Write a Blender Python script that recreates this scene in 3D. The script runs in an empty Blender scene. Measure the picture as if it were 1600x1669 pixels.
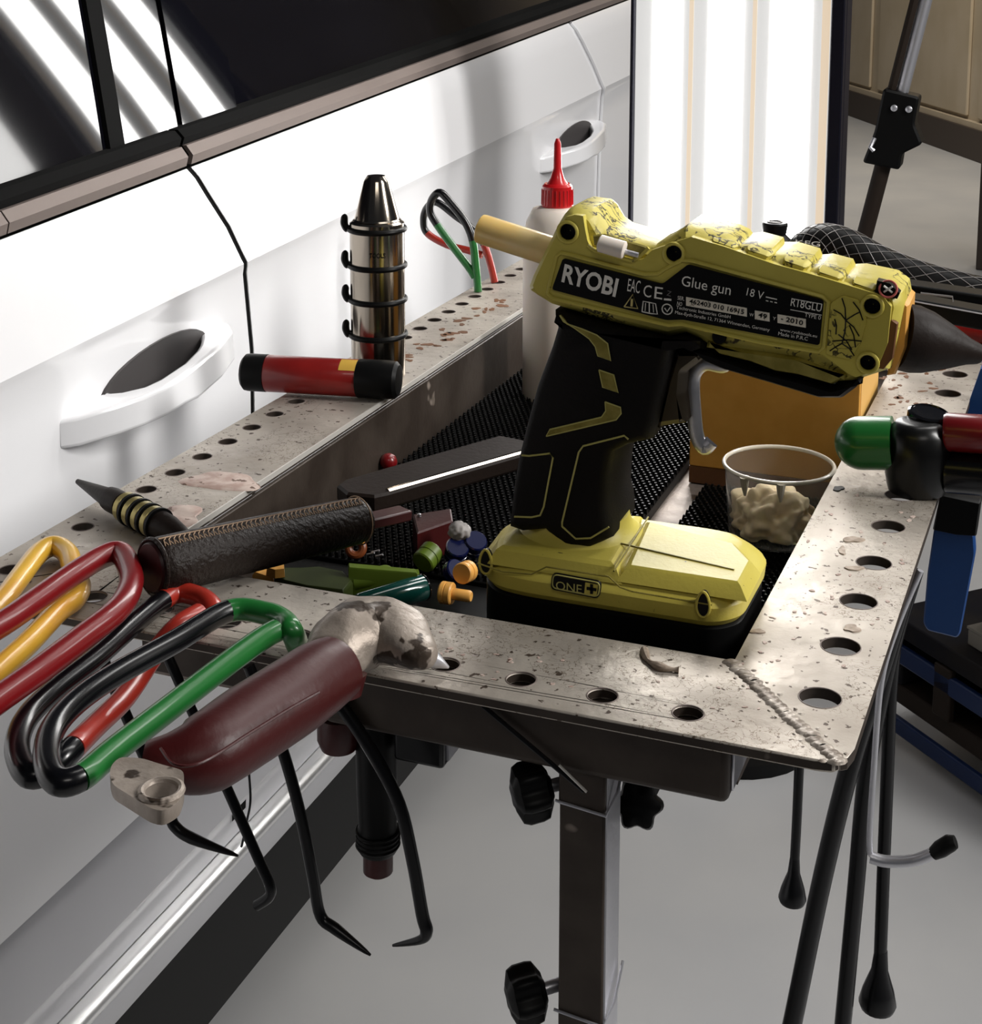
import bpy, bmesh, math, random
from mathutils import Vector, Matrix
from mathutils.geometry import tessellate_polygon
random.seed(7)
SC = bpy.context.scene; COL = SC.collection
# ---------------------------------------------------------------- camera (solved from the two bar directions of the stand)
F = 2470.; PPX = 800.; PPY = 291.; TH = math.radians(9); T = .86; ZC = T+.32
PS = math.atan(965/(F/math.cos(TH)))
CAM = Vector((0, 0, ZC)); RT = Vector((math.cos(PS), math.sin(PS), 0))
FW = Vector((-math.sin(PS)*math.cos(TH), math.cos(PS)*math.cos(TH), -math.sin(TH))); UP = RT.cross(FW)
cd = bpy.data.cameras.new('camera'); co = bpy.data.objects.new('camera', cd); COL.objects.link(co); SC.camera = co
co.matrix_world = Matrix((( RT.x, UP.x, -FW.x, 0), (RT.y, UP.y, -FW.y, 0), (RT.z, UP.z, -FW.z, ZC), (0, 0, 0, 1)))
cd.sensor_fit = 'AUTO'; cd.sensor_width = 36; cd.lens = 36*F/1669; cd.shift_x = 0; cd.shift_y = (PPY-834.5)/1669
cd.clip_start = .02; cd.clip_end = 60
# ---------------------------------------------------------------- world, lights, exposure
SC.view_settings.view_transform = 'Standard'; SC.view_settings.look = 'None'; SC.view_settings.gamma = 1
SC.view_settings.use_curve_mapping = False; SC.view_settings.exposure = -0.22
W = bpy.data.worlds.new('world'); SC.world = W; W.use_nodes = True
W.node_tree.nodes['Background'].inputs[0].default_value = (.62, .68, .8, 1); W.node_tree.nodes['Background'].inputs[1].default_value = .05
def area(name, loc, target, sx, sy, power, col=(1, 1, 1)):
    l = bpy.data.lights.new(name, 'AREA'); l.shape = 'RECTANGLE'; l.size = sx; l.size_y = sy; l.energy = power; l.color = col
    o = bpy.data.objects.new(name, l); COL.objects.link(o); o.location = loc
    o.rotation_euler = (Vector(target)-Vector(loc)).to_track_quat('-Z', 'Y').to_euler(); return o
area('ceiling_or_fill_light', (1.3, 3.0, 3.1), (-.2, 1.2, .6), .5, 2.6, 44, (1, .985, .96))
area('ceiling_or_fill_light', (.25, 1.7, 3.2), (-.3, 1.0, .8), .35, 1.6, 10, (1, .97, .93))
area('ceiling_or_fill_light', (1.6, 1.0, 2.15), (-.65, .8, .95), .35, .9, 58, (1, .98, .95))  # unseen side light added to whiten the car door, not a ceiling row
area('ceiling_or_fill_light', (.9, -1.2, 2.9), (-.2, .7, .9), 1.2, .4, 9, (1, .95, .88))  # unseen front fill added to lift the gun's near face
area('ceiling_or_fill_light', (-.4, 6.6, 3.2), (-1.2, 9.5, .5), 3.0, .4, 150, (1, .93, .82))  # unseen light added to brighten the back wall
LAMP_E = 20.0

# ---------------------------------------------------------------- pixel -> point on a real plane
def ray(x, y): return (x-PPX)/F*RT-(y-PPY)/F*UP+FW
def HZ(x, y, z=T): d = ray(x, y); return CAM+d*((z-ZC)/d.z)
def HY(x, y, v): d = ray(x, y); return CAM+d*(v/d.y)
def HX(x, y, v): d = ray(x, y); return CAM+d*(v/d.x)
def HN(x, y, p, n): d = ray(x, y); return CAM+d*((Vector(p)-CAM).dot(n)/d.dot(n))
# ---------------------------------------------------------------- materials
M = {}
def mat(name, col, rough=.5, metal=0., col2=None, scale=20., spots=None, spot_scale=60., spot_amt=.6, bump=0., bump_scale=200.,
        coat=0., emit=None, estr=0., trans=0., ior=1.45, stretch=(1, 1, 1), rough2=None, detail=4., sss=0., lines=None):
    m = bpy.data.materials.new(name); m.use_nodes = True; nt = m.node_tree; N = nt.nodes; L = nt.links; b = N['Principled BSDF']
    b.inputs['Base Color'].default_value = (*col, 1); b.inputs['Specular IOR Level'].default_value = .18 if max(col) < .03 and rough > .3 and not metal else .5; b.inputs['Roughness'].default_value = rough; b.inputs['Metallic'].default_value = metal
    b.inputs['Coat Weight'].default_value = coat; b.inputs['Coat Roughness'].default_value = .03
    b.inputs['Transmission Weight'].default_value = trans; b.inputs['IOR'].default_value = ior
    if sss: b.inputs['Subsurface Weight'].default_value = sss; b.inputs['Subsurface Radius'].default_value = (.01, .006, .003)
    if emit: b.inputs['Emission Color'].default_value = (*emit, 1); b.inputs['Emission Strength'].default_value = estr
    if col2 or spots or bump or rough2 is not None:
        tc = N.new('ShaderNodeTexCoord'); mp = N.new('ShaderNodeMapping'); mp.inputs['Scale'].default_value = stretch; L.new(tc.outputs['Object'], mp.inputs[0])
        cur = None
        def noise(s, d=detail):
            n = N.new('ShaderNodeTexNoise'); n.inputs['Scale'].default_value = s; n.inputs['Detail'].default_value = d; L.new(mp.outputs[0], n.inputs['Vector']); return n
        def ramp(src, a, c):
            r = N.new('ShaderNodeValToRGB'); r.color_ramp.elements[0].position = a; r.color_ramp.elements[1].position = c; L.new(src, r.inputs[0]); return r
        def mix(fac, a, c):
            x = N.new('ShaderNodeMix'); x.data_type = 'RGBA'; L.new(fac, x.inputs[0])
            if isinstance(a, tuple): x.inputs[6].default_value = (*a, 1)
            else: L.new(a, x.inputs[6])
            x.inputs[7].default_value = (*c, 1); return x.outputs[2]
        cur = col
        if col2: cur = mix(ramp(noise(scale).outputs['Fac'], .38, .62).outputs[0], cur, col2)
        if spots:
            cur = mix(ramp(noise(spot_scale, 3).outputs['Fac'], spot_amt, spot_amt+.03).outputs[0], cur, spots)
        if lines:
            v = N.new('ShaderNodeTexVoronoi'); v.feature = 'DISTANCE_TO_EDGE'; v.inputs['Scale'].default_value = lines[0]
            nn = noise(lines[0]*.9, 5); ad = N.new('ShaderNodeMix'); ad.data_type = 'VECTOR'; ad.inputs[0].default_value = .12
            L.new(mp.outputs[0], ad.inputs[4]); L.new(nn.outputs['Color'], ad.inputs[5]); L.new(ad.outputs[1], v.inputs['Vector'])
            r = ramp(v.outputs['Distance'], lines[1], lines[1]*1.7); r.color_ramp.elements[0].color = (1, 1, 1, 1); r.color_ramp.elements[1].color = (0, 0, 0, 1)
            mk = ramp(noise(lines[2]).outputs['Fac'], .50, .56); mm = N.new('ShaderNodeMath'); mm.operation = 'MULTIPLY'; L.new(r.outputs[0], mm.inputs[0]); L.new(mk.outputs[0], mm.inputs[1])
            cur = mix(mm.outputs[0], cur, lines[3])
        if not isinstance(cur, tuple): L.new(cur, b.inputs['Base Color'])
        if rough2 is not None:
            r = N.new('ShaderNodeMapRange'); r.inputs['To Min'].default_value = rough; r.inputs['To Max'].default_value = rough2
            r.inputs['From Min'].default_value = .35; r.inputs['From Max'].default_value = .65
            L.new(noise(scale*1.7).outputs['Fac'], r.inputs['Value']); L.new(r.outputs[0], b.inputs['Roughness'])
        if bump:
            bp = N.new('ShaderNodeBump'); bp.inputs['Strength'].default_value = bump; bp.inputs['Distance'].default_value = .001
            L.new(noise(bump_scale).outputs['Fac'], bp.inputs['Height']); L.new(bp.outputs[0], b.inputs['Normal'])
    M[name] = m; return m
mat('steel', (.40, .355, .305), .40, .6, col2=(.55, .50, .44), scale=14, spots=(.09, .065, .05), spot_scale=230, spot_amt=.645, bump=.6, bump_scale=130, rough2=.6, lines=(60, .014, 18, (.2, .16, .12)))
mat('steel_side_shaded', (.034, .024, .018), .5, .3, col2=(.055, .042, .033), scale=25, spots=(.3, .25, .21), spot_scale=22, spot_amt=.68, bump=.3, bump_scale=120)  # darkened copy of the steel, shade of side faces put into the colour
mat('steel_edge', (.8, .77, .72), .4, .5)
mat('seal', (.002, .002, .002), .9, 0)
mat('weld', (.44, .39, .34), .45, .5, col2=(.2, .165, .135), scale=120, bump=.5)
mat('rust_stain', (.38, .27, .23), .6, 0, col2=(.52, .42, .37), scale=120, spots=(.12, .07, .05), spot_scale=160, spot_amt=.64)
mat('tray', (.16, .13, .11), .5, .5, col2=(.4, .34, .3), scale=30, bump=.3)
mat('white_paint', (.82, .82, .84), .22, 0, coat=.6, bump=.02, bump_scale=30)
mat('white_paint_shaded', (.50, .50, .525), .3, 0, coat=.4)  # white body paint darkened, the shade low on the car is in the colour
mat('chrome', (.85, .85, .86), .16, 1.)
mat('moulding_highlight', (.95, .95, .95), .35, .85)  # highlight of the round sill rib put into a brighter metallic colour
mat('belt_trim', (.19, .155, .14), .6, .3)
mat('black_rubber', (.004, .004, .004), .42, 0)
mat('black_gloss', (.004, .004, .005), .12, 0, coat=.5)
mat('black_hub', (.003, .003, .003), .3, 0)
mat('black_steel', (.008, .008, .009), .28, .3)
mat('glass', (.003, .003, .005), .05, 0, coat=.5)
mat('pocket_shade', (.05, .045, .045), .5, 0)
mat('lamp_frame', (.006, .006, .012), .4, 0)
mat('lamp_white', (.9, .9, .9), .5, 0, emit=(1, .985, .96), estr=LAMP_E)
mat('lamp_soft', (.2, .2, .2), .5, 0, emit=(.86, .85, .83), estr=.85)
mat('lamp_warm', (.2, .2, .2), .5, 0, emit=(1, .80, .58), estr=.85)
mat('floor', (.42, .42, .425), .55, 0, col2=(.47, .465, .46), scale=2.2, bump=.05, bump_scale=60, spots=(.2, .2, .2), spot_scale=9, spot_amt=.80)
mat('wall', (.45, .37, .26), .8, 0, col2=(.5, .42, .31), scale=3)
mat('dark_base', (.06, .045, .035), .6, 0)
mat('lime', (.54, .45, .075), .42, 0, col2=(.62, .53, .10), scale=16, spots=(.10, .08, .02), spot_scale=150, spot_amt=.72, bump=.12, bump_scale=500)
mat('lime_scuffed', (.54, .45, .075), .42, 0, col2=(.66, .57, .13), scale=16, spots=(.08, .06, .02), spot_scale=110, spot_amt=.67, bump=.5, bump_scale=130, lines=(48, .035, 30, (.05, .04, .01)))
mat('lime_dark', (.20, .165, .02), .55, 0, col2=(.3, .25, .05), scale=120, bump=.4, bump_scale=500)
mat('lime_line', (.50, .46, .14), .5, 0)
mat('grip', (.005, .004, .004), .62, 0, bump=.2, bump_scale=900)
mat('trigger', (.045, .03, .012), .5, 0)
mat('label_black', (.006, .006, .006), .35, 0)
mat('label_print', (.82, .80, .74), .5, 0)
mat('label_tag', (.80, .74, .62), .5, 0, spots=(.2, .16, .1), spot_scale=300, spot_amt=.62)
mat('warning_print', (.62, .52, .2), .5, 0)
mat('red_print', (.55, .12, .1), .5, 0)
mat('brown_stain', (.13, .05, .015), .6, 0)
mat('glue_amber', (.88, .60, .19), .32, 0, col2=(.86, .66, .32), scale=25, sss=.4, coat=.3)
mat('orange_box', (.62, .30, .045), .6, 0, col2=(.68, .34, .06), scale=40, spots=(.15, .05, .02), spot_scale=75, spot_amt=.76, sss=.1)
mat('box_edge', (.66, .38, .10), .6, 0)
mat('silver', (.62, .62, .66), .35, .8, bump=.2)
mat('bottle_white', (.80, .72, .64), .45, 0, sss=.2)
mat('red_cap', (.55, .008, .012), .3, 0, coat=.3)
mat('cup', (1, .99, .96), .06, 0, trans=.96, ior=1.12)
mat('cup_rim', (.62, .56, .46), .25, 0, coat=.5)
mat('putty', (.88, .74, .50), .6, 0, col2=(.84, .68, .44), scale=60, bump=.6, bump_scale=90, sss=.2)
mat('red_dip', (.16, .003, .005), .34, 0, coat=.3)
mat('red_bright', (.32, .022, .012), .34, 0, coat=.3)
mat('yellow_dip', (.62, .36, .035), .34, 0, coat=.3, col2=(.55, .27, .03), scale=22)
mat('black_dip', (.002, .002, .003), .25, 0, coat=.12)
mat('green_dip', (.010, .13, .022), .34, 0, coat=.3)
mat('red_handle', (.045, .002, .002), .42, 0, bump=.15, bump_scale=300)
mat('cast_metal', (.24, .20, .165), .45, .4, col2=(.42, .36, .31), scale=35, spots=(.05, .035, .025), spot_scale=70, spot_amt=.58, bump=.7, bump_scale=160)
mat('leather', (.016, .011, .009), .40, 0, bump=1., bump_scale=420)
mat('stitch', (.33, .22, .14), .7, 0)
mat('leather_end', (.035, .006, .006), .4, 0)
mat('flat_black', (.014, .009, .007), .5, .0, bump=.2, bump_scale=300)
mat('gun_metal', (.34, .30, .25), .14, 1.)
mat('gold', (.42, .35, .13), .3, .6)
mat('yellow_tag', (.62, .38, .06), .5, 0)
mat('torch_red', (.19, .006, .005), .35, 0, col2=(.24, .010, .008), scale=40, coat=.25)
mat('blue_plastic', (.008, .055, .21), .4, 0)
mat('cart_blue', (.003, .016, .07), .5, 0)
mat('cart_dark', (.005, .005, .009), .7, 0, col2=(.012, .010, .010), scale=12)
mat('cart_brown', (.022, .015, .011), .6, 0)
mat('cart_cream', (.22, .20, .17), .6, 0)
mat('tab_green', (.09, .14, .012), .4, 0)
mat('tab_dark_green', (.028, .04, .006), .45, 0)
mat('tab_orange', (.72, .36, .08), .4, 0, sss=.1)
mat('tab_teal', (.004, .05, .04), .15, 0, coat=.6)
mat('tab_blue', (.003, .006, .045), .25, 0, coat=.5)
mat('brown_tab', (.20, .05, .012), .4, 0)
mat('tab_white', (.3, .28, .27), .5, 0)
mat('mesh_line', (.20, .19, .185), .4, .3)
mat('scrap', (.42, .34, .27), .5, .2, col2=(.25, .19, .14), scale=200)
# ---------------------------------------------------------------- mesh builder
class MB:
    def __init__(s): s.v = []; s.f = []; s.e = []
    def add(s, vs, fs):
        n = len(s.v); s.v += [tuple(v) for v in vs]; s.f += [tuple(i+n for i in f) for f in fs]; return s
    def box(s, x0, x1, y0, y1, z0, z1, mtx=None):
        vs = [Vector((x, y, z)) for x in (x0, x1) for y in (y0, y1) for z in (z0, z1)]
        if mtx: vs = [mtx@v for v in vs]
        return s.add(vs, [(0, 1, 3, 2), (4, 6, 7, 5), (0, 4, 5, 1), (2, 3, 7, 6), (0, 2, 6, 4), (1, 5, 7, 3)])
    def tube(s, pts, r, n=14, cap=True, sy=1., up=None):       # sweep along points; r number or list; sy flattens along 'up'
        pts = [Vector(p) for p in pts]; m = len(pts); rs = r if isinstance(r, (list, tuple)) else [r]*m
        tn = [(pts[min(i+1, m-1)]-pts[max(i-1, 0)]).normalized() for i in range(m)]
        a = up.copy() if up else Vector((0, 0, 1))
        if abs(a.dot(tn[0])) > .95: a = Vector((1, 0, 0))
        rings = []
        for i in range(m):
            a = (a-tn[i]*a.dot(tn[i])).normalized(); b = tn[i].cross(a)
            rings.append([pts[i]+(a*math.sin(k*2*math.pi/n)*sy+b*math.cos(k*2*math.pi/n))*rs[i] for k in range(n)])
        vs = [p for q in rings for p in q]
        fs = [(i*n+k, i*n+(k+1) % n, (i+1)*n+(k+1) % n, (i+1)*n+k) for i in range(m-1) for k in range(n)]
        if cap: fs += [tuple(range(n-1, -1, -1)), tuple((m-1)*n+k for k in range(n))]
        return s.add(vs, fs)
    def lathe(s, prof, o, ax=(0, 0, 1), n=28, cap=True):       # prof: (radius, distance along axis)
        o = Vector(o); ax = Vector(ax).normalized(); q = ax.to_track_quat('Z', 'Y')
        vs = [o+q@Vector((r*math.cos(k*2*math.pi/n), r*math.sin(k*2*math.pi/n), h)) for r, h in prof for k in range(n)]
        m = len(prof)
        fs = [(i*n+k, i*n+(k+1) % n, (i+1)*n+(k+1) % n, (i+1)*n+k) for i in range(m-1) for k in range(n)]
        if cap: fs += [tuple(range(n-1, -1, -1)), tuple((m-1)*n+k for k in range(n))]
        return s.add(vs, fs)
    def torus(s, c, ax, R, r, n=32, k=8):
        q = Vector(ax).normalized().to_track_quat('Z', 'Y'); c = Vector(c)
        pts = [c+q@Vector(((R+r*math.cos(b))*math.cos(a), (R+r*math.cos(b))*math.sin(a), r*math.sin(b))) for a in [i*2*math.pi/n for i in range(n)] for b in [j*2*math.pi/k for j in range(k)]]
        return s.add(pts, [(i*k+j, ((i+1) % n)*k+j, ((i+1) % n)*k+(j+1) % k, i*k+(j+1) % k) for i in range(n) for j in range(k)])
    def layers(s, loops, cap=True):                             # loft between equal-length loops
        n = len(loops[0]); m = len(loops); vs = [p for l in loops for p in l]
        fs = [(i*n+k, i*n+(k+1) % n, (i+1)*n+(k+1) % n, (i+1)*n+k) for i in range(m-1) for k in range(n)]
        if cap:
            for base, rev in ((0, True), ((m-1)*n, False)):
                lp = [Vector(p) for p in vs[base:base+n]]
                for t in tessellate_polygon([lp]): fs.append(tuple(base+i for i in t))
        return s.add(vs, fs)
    def plate(s, outer, holes, off):                            # polygon with holes, extruded by vector off
        loops = [[Vector(p) for p in outer]]+[[Vector(p) for p in h] for h in holes]; off = Vector(off)
        flat = [p for l in loops for p in l]; n = len(flat); tri = tessellate_polygon(loops)
        fs = [tuple(t) for t in tri]+[tuple(i+n for i in t) for t in tri]; k = 0
        for l in loops:
            for i in range(len(l)): fs.append((k+i, k+(i+1) % len(l), n+k+(i+1) % len(l), n+k+i))
            k += len(l)
        return s.add(flat+[p+off for p in flat], fs)
    def grid(s, rows):
        m = len(rows); n = len(rows[0]); return s.add([p for r in rows for p in r], [(i*n+k, i*n+k+1, (i+1)*n+k+1, (i+1)*n+k) for i in range(m-1) for k in range(n-1)])
def thing(name, label, cat, loc=(0, 0, 0), group=None):
    o = bpy.data.objects.new(name, None); COL.objects.link(o); o.location = loc; o.empty_display_size = .02
    tag(o, label, cat, group); return o
def tag(o, label=None, cat=None, group=None, kind=None):
    for k, v in (('label', label), ('category', cat), ('group', group), ('kind', kind)):
        if v: o[k] = v
    return o
def obj(name, mb, mt, parent=None, ang=35, bevel=0, seg=2, label=None, kind=None, fix=True):
    me = bpy.data.meshes.new(name); me.from_pydata([tuple(v) for v in mb.v], [], mb.f); me.update()
    if fix:
        bm = bmesh.new(); bm.from_mesh(me); bmesh.ops.recalc_face_normals(bm, faces=bm.faces); bm.to_mesh(me); bm.free()
    me.materials.append(M[mt]); me.polygons.foreach_set('use_smooth', [True]*len(me.polygons)); me.set_sharp_from_angle(angle=math.radians(ang))
    o = bpy.data.objects.new(name, me); COL.objects.link(o)
    if parent:
        o.parent = parent; p = parent; w = Vector((0, 0, 0))
        while p: w = w+p.location; p = p.parent
        o.location = -w
    if bevel:
        b = o.modifiers.new('bevel', 'BEVEL'); b.width = bevel; b.segments = seg; b.limit_method = 'ANGLE'; b.angle_limit = math.radians(40)
    if label: o['label'] = label
    if kind: o['kind'] = kind
    return o
def smooth(pts, k=6, closed=False):
    P = [Vector(p) for p in pts]; out = []; n = len(P)
    for i in range(n if closed else n-1):
        if closed: a, b, c, d = P[i-1], P[i], P[(i+1) % n], P[(i+2) % n]
        else: a, b, c, d = P[max(i-1, 0)], P[i], P[i+1], P[min(i+2, n-1)]
        for j in range(k):
            t = j/k; out.append(.5*((2*b)+(c-a)*t+(2*a-5*b+4*c-d)*t*t+(3*b-a-3*c+d)*t**3))
    if not closed: out.append(P[-1])
    return out
def inset2(pts, d):                                             # inset a 2-D loop [(a,b)] by d
    n = len(pts); ar = sum(pts[i][0]*pts[(i+1) % n][1]-pts[(i+1) % n][0]*pts[i][1] for i in range(n)); s = 1 if ar > 0 else -1; out = []
    for i in range(n):
        p, q, r = Vector(pts[i-1]), Vector(pts[i]), Vector(pts[(i+1) % n])
        e1 = (q-p).normalized(); e2 = (r-q).normalized(); n1 = Vector((-e1.y, e1.x))*s; n2 = Vector((-e2.y, e2.x))*s
        m = (n1+n2); m = m.normalized() if m.length > 1e-6 else n1; k = min(1/max(.5, m.dot(n1)), 1.8); v = q+m*d*k; out.append((v.x, v.y))
    return out
def yslab(px, Y, steps):                                        # outline traced at plane Y, lofted through (y, inset) steps
    P = [(p.x, p.z) for p in (HY(x, y, Y) for x, y in px)]; ls = []
    for yy, ins in steps: ls.append([(a, yy, b) for a, b in (inset2(P, ins) if ins else P)])
    return MB().layers(ls)
def zslab(px, z, steps):
    P = [(p.x, p.y) for p in (HZ(x, y, z) for x, y in px)]; ls = []
    for zz, ins in steps: ls.append([(a, b, zz) for a, b in (inset2(P, ins) if ins else P)])
    return MB().layers(ls)
def round2(pts, r, k=5):                                        # round every corner of a 2-D loop
    out = []; n = len(pts)
    for i in range(n):
        p, q, s = Vector(pts[i-1]), Vector(pts[i]), Vector(pts[(i+1) % n]); rr = min(r, (p-q).length*.45, (s-q).length*.45)
        a = q+(p-q).normalized()*rr; b = q+(s-q).normalized()*rr
        for j in range(k+1): t = j/k; v = a*(1-t)**2+q*2*t*(1-t)+b*t*t; out.append((v.x, v.y))
    return out
def text(s, pl, pr, h, nrm, mt, parent, name='lettering', depth=.0003, bold=0., fit=True, italic=0.):
    """flat lettering from point pl to point pr on a surface with normal nrm, capital height h"""
    c = bpy.data.curves.new(name, 'FONT'); c.body = s; c.size = 1; c.offset = bold; c.shear = italic; c.resolution_u = 3
    t = bpy.data.objects.new(name, c); COL.objects.link(t); dg = bpy.context.evaluated_depsgraph_get(); me = bpy.data.meshes.new_from_object(t.evaluated_get(dg))
    bpy.data.objects.remove(t); bpy.data.curves.remove(c)
    xs = [v.co.x for v in me.vertices]; x0, x1 = min(xs), max(xs); ax = (pr-pl); w = ax.length; ax.normalize(); ay = nrm.cross(ax).normalized(); sx = w/(x1-x0); sy = h/.69
    for v in me.vertices: v.co = pl+ax*((v.co.x-x0)*sx)+ay*(v.co.y*sy)+nrm*depth
    me.materials.clear(); me.materials.append(M[mt]); o = bpy.data.objects.new(name, me); COL.objects.link(o)
    if parent:
        o.parent = parent; p = parent; q = Vector((0, 0, 0))
        while p: q = q+p.location; p = p.parent
        o.location = -q
    return o
def circ(c, r, a, b, n=24): c = Vector(c); return [c+Vector(a)*r*math.cos(i*2*math.pi/n)+Vector(b)*r*math.sin(i*2*math.pi/n) for i in range(n)]
XV, YV, ZV = Vector((1, 0, 0)), Vector((0, 1, 0)), Vector((0, 0, 1))

# ================================================================ SETTING
o = obj('floor', MB().box(-4, 3, -1.5, 14, -.05, 0), 'floor'); tag(o, kind='structure')
WA, WB = Vector((-2.2, 11.99, 0)), Vector((3, 1.6, 0))       # base line of the back wall, seen top right
wa, wb = HZ(1370, 180, 0), HZ(1600, 262, 0); dv = (wb-wa).normalized(); nv = Vector((dv.y, -dv.x, 0))
if nv.y > 0: nv = -nv
WA = wa-dv*2.5; WB = wb+dv*5
def wallbox(a, b, z0, z1, t0, t1): return MB().plate([a+nv*t0+ZV*z0, b+nv*t0+ZV*z0, b+nv*t1+ZV*z0, a+nv*t1+ZV*z0], [], (0, 0, z1-z0))
w = obj('wall_back', wallbox(WA, WB, 0, 3.4, -.1, 0), 'wall'); tag(w, kind='structure')
bz = obj('baseboard_back', wallbox(WA, WB, 0, .17, 0, .05), 'dark_base', bevel=.004); tag(bz, kind='structure')
L_ = (WB-WA).length; k = 0
while k*1.6+1.5 < L_:
    a = WA+dv*(k*1.6+.08); b = WA+dv*(k*1.6+1.52); obj('panel', wallbox(a, b, .22, 3.2, 0, .02), 'wall', w, bevel=.006); k += 1
tm = obj('trim_1', wallbox(WA, WB, .17, .20, 0, .035), 'wall'); tag(tm, kind='structure')

# ================================================================ CAR
car = thing('car', 'white car parked along the left side behind the tool stand, doors and dark windows', 'car', (-.9, 1.2, 0))
def rise(z, y):                                                 # the belt and crease climb towards the rear
    return z+(y-.8)*.068*max(0, min(1, (z-.62)/.36))
def shut1(z): # front/rear door gap: Y as function of nominal z
    P = [(.28, 1.085), (.50, 1.10), (.78, 1.1028), (.82, 1.1039), (.85, 1.0999), (.89, 1.0887), (.93, 1.0659), (.965, 1.0395), (.98, 1.0315), (1.05, 1.02)]
    for (a, b), (c, d) in zip(P, P[1:]):
        if z <= c: return b+(d-b)*(z-a)/(c-a)
    return P[-1][1]
def shut2(z):
    P = [(.28, 2.03), (.6, 2.08), (.74, 2.106), (.85, 2.114), (.89, 2.112), (.92, 2.08), (.98, 2.0025), (1.05, 1.99)]
    for (a, b), (c, d) in zip(P, P[1:]):
        if z <= c: return b+(d-b)*(z-a)/(c-a)
    return P[-1][1]
PROF = [(.983, -.6565), (.975, -.651), (.96, -.6475), (.93, -.643), (.902, -.6395), (.897, -.6385), (.893, -.6400), (.887, -.6425), (.86, -.645), (.82, -.646), (.76, -.646), (.70, -.6465), (.64, -.6485), (.58, -.652), (.53, -.656), (.492, -.660)]
def panel(name, ya, yb, prof, mt, par, n=14, thick=.0010, dx=0, label=None):
    rows = []
    for z, x in prof:
        a, b = ya(z), yb(z); rows.append([Vector((x+dx, a+(b-a)*i/n, rise(z, a+(b-a)*i/n))) for i in range(n+1)])
    mb = MB().grid(rows)
    front = [r[:] for r in rows]
    for edge in ([r[0] for r in front], [r[-1] for r in front], front[0], front[-1]):
        mb.grid([edge, [p+Vector((-thick, 0, 0)) for p in edge]])
    return obj(name, mb, mt, par, ang=22, label=label)
g = .0034
fd = panel('front_door', lambda z: -.2, lambda z: shut1(z)-g, PROF, 'white_paint', car)
rd = panel('rear_door', lambda z: shut1(z)+g, lambda z: shut2(z)-g, PROF, 'white_paint', car)
rq = panel('rear_fender', lambda z: shut2(z)+g, lambda z: 3.6, PROF, 'white_paint', car)
# dark jamb behind the gaps
for fsh in (shut1, shut2):
    obj('door_jamb', MB().grid([[Vector((x-.0013, fsh(z)+k, rise(z, fsh(z)))) for k in (-.012, .012)] for z, x in PROF+[(.40, -.664)]]), 'seal', car)
RP = [(.489, -.668), (.47, -.664), (.44, -.662), (.415, -.662), (.41, -.6645), (.40, -.667), (.385, -.668), (.381, -.668)]
panel('rocker_panel', lambda z: -.2, lambda z: 3.6, RP, 'white_paint_shaded', car)
RM = [(.3800, -.668)]+[(.3718+.008*math.cos(math.radians(a)), -.663+.0095*math.sin(math.radians(a))) for a in range(10, 180, 14)]+[(.3635, -.670)]
panel('rocker_moulding', lambda z: -.2, lambda z: 3.6, RM, 'moulding_highlight', car, label='moulding line with its highlight in the colour')
RB = [(.362, -.670), (.355, -.667), (.340, -.668), (.322, -.674), (.315, -.69)]
panel('rocker_lip', lambda z: -.2, lambda z: 3.6, RB, 'white_paint_shaded', car)
obj('underbody', MB().box(-2.2, -.69, -.2, 3.6, .20, .34), 'black_rubber', car)
obj('rear_door_edge_glint', MB().tube([Vector((PROF_x+.0015, shut2(z), rise(z, shut2(z)))) for z, PROF_x in PROF[:13]], .0032, 8), 'white_paint', car, label='edge highlight modelled as a white line on the rear door gap')  # white tube standing in for the highlight along the door edge
# belt trim, per door
def strip(name, y0, y1, za, zb, xa, xb, mt, par):
    n = 12; rows = []
    for (z, x) in ((za, xa-.02), (za, xa), ((za+zb)/2, max(xa, xb)+.002), (zb, xb), (zb, xb-.02)):
        rows.append([Vector((x, y0+(y1-y0)*i/n, rise(z, y0+(y1-y0)*i/n))) for i in range(n+1)])
    mb = MB().grid(rows); mb.grid([[r[0] for r in rows], [r[0]+Vector((-.004, 0, 0)) for r in rows]]); mb.grid([[r[-1] for r in rows], [r[-1]+Vector((-.004, 0, 0)) for r in rows]])
    return obj(name, mb, mt, par)
s1 = 1.029
for y0, y1, nm in ((-.2, .788, 'belt_trim'), (.790, .805, 'belt_trim'), (.8065, s1-.004, 'belt_trim'), (s1+.003, 3.6, 'belt_trim')):
    strip(nm, y0, y1, .986, 1.001, -.655, -.659, 'belt_trim', car)
strip('belt_gap', -.2, 3.6, .981, .9865, -.665, -.665, 'seal', car)
for y0, y1 in ((-.2, s1-.002), (s1+.002, 3.6)): strip('window_seal', y0, y1, 1.0015, 1.0135, -.662, -.666, 'seal', car)
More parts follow.
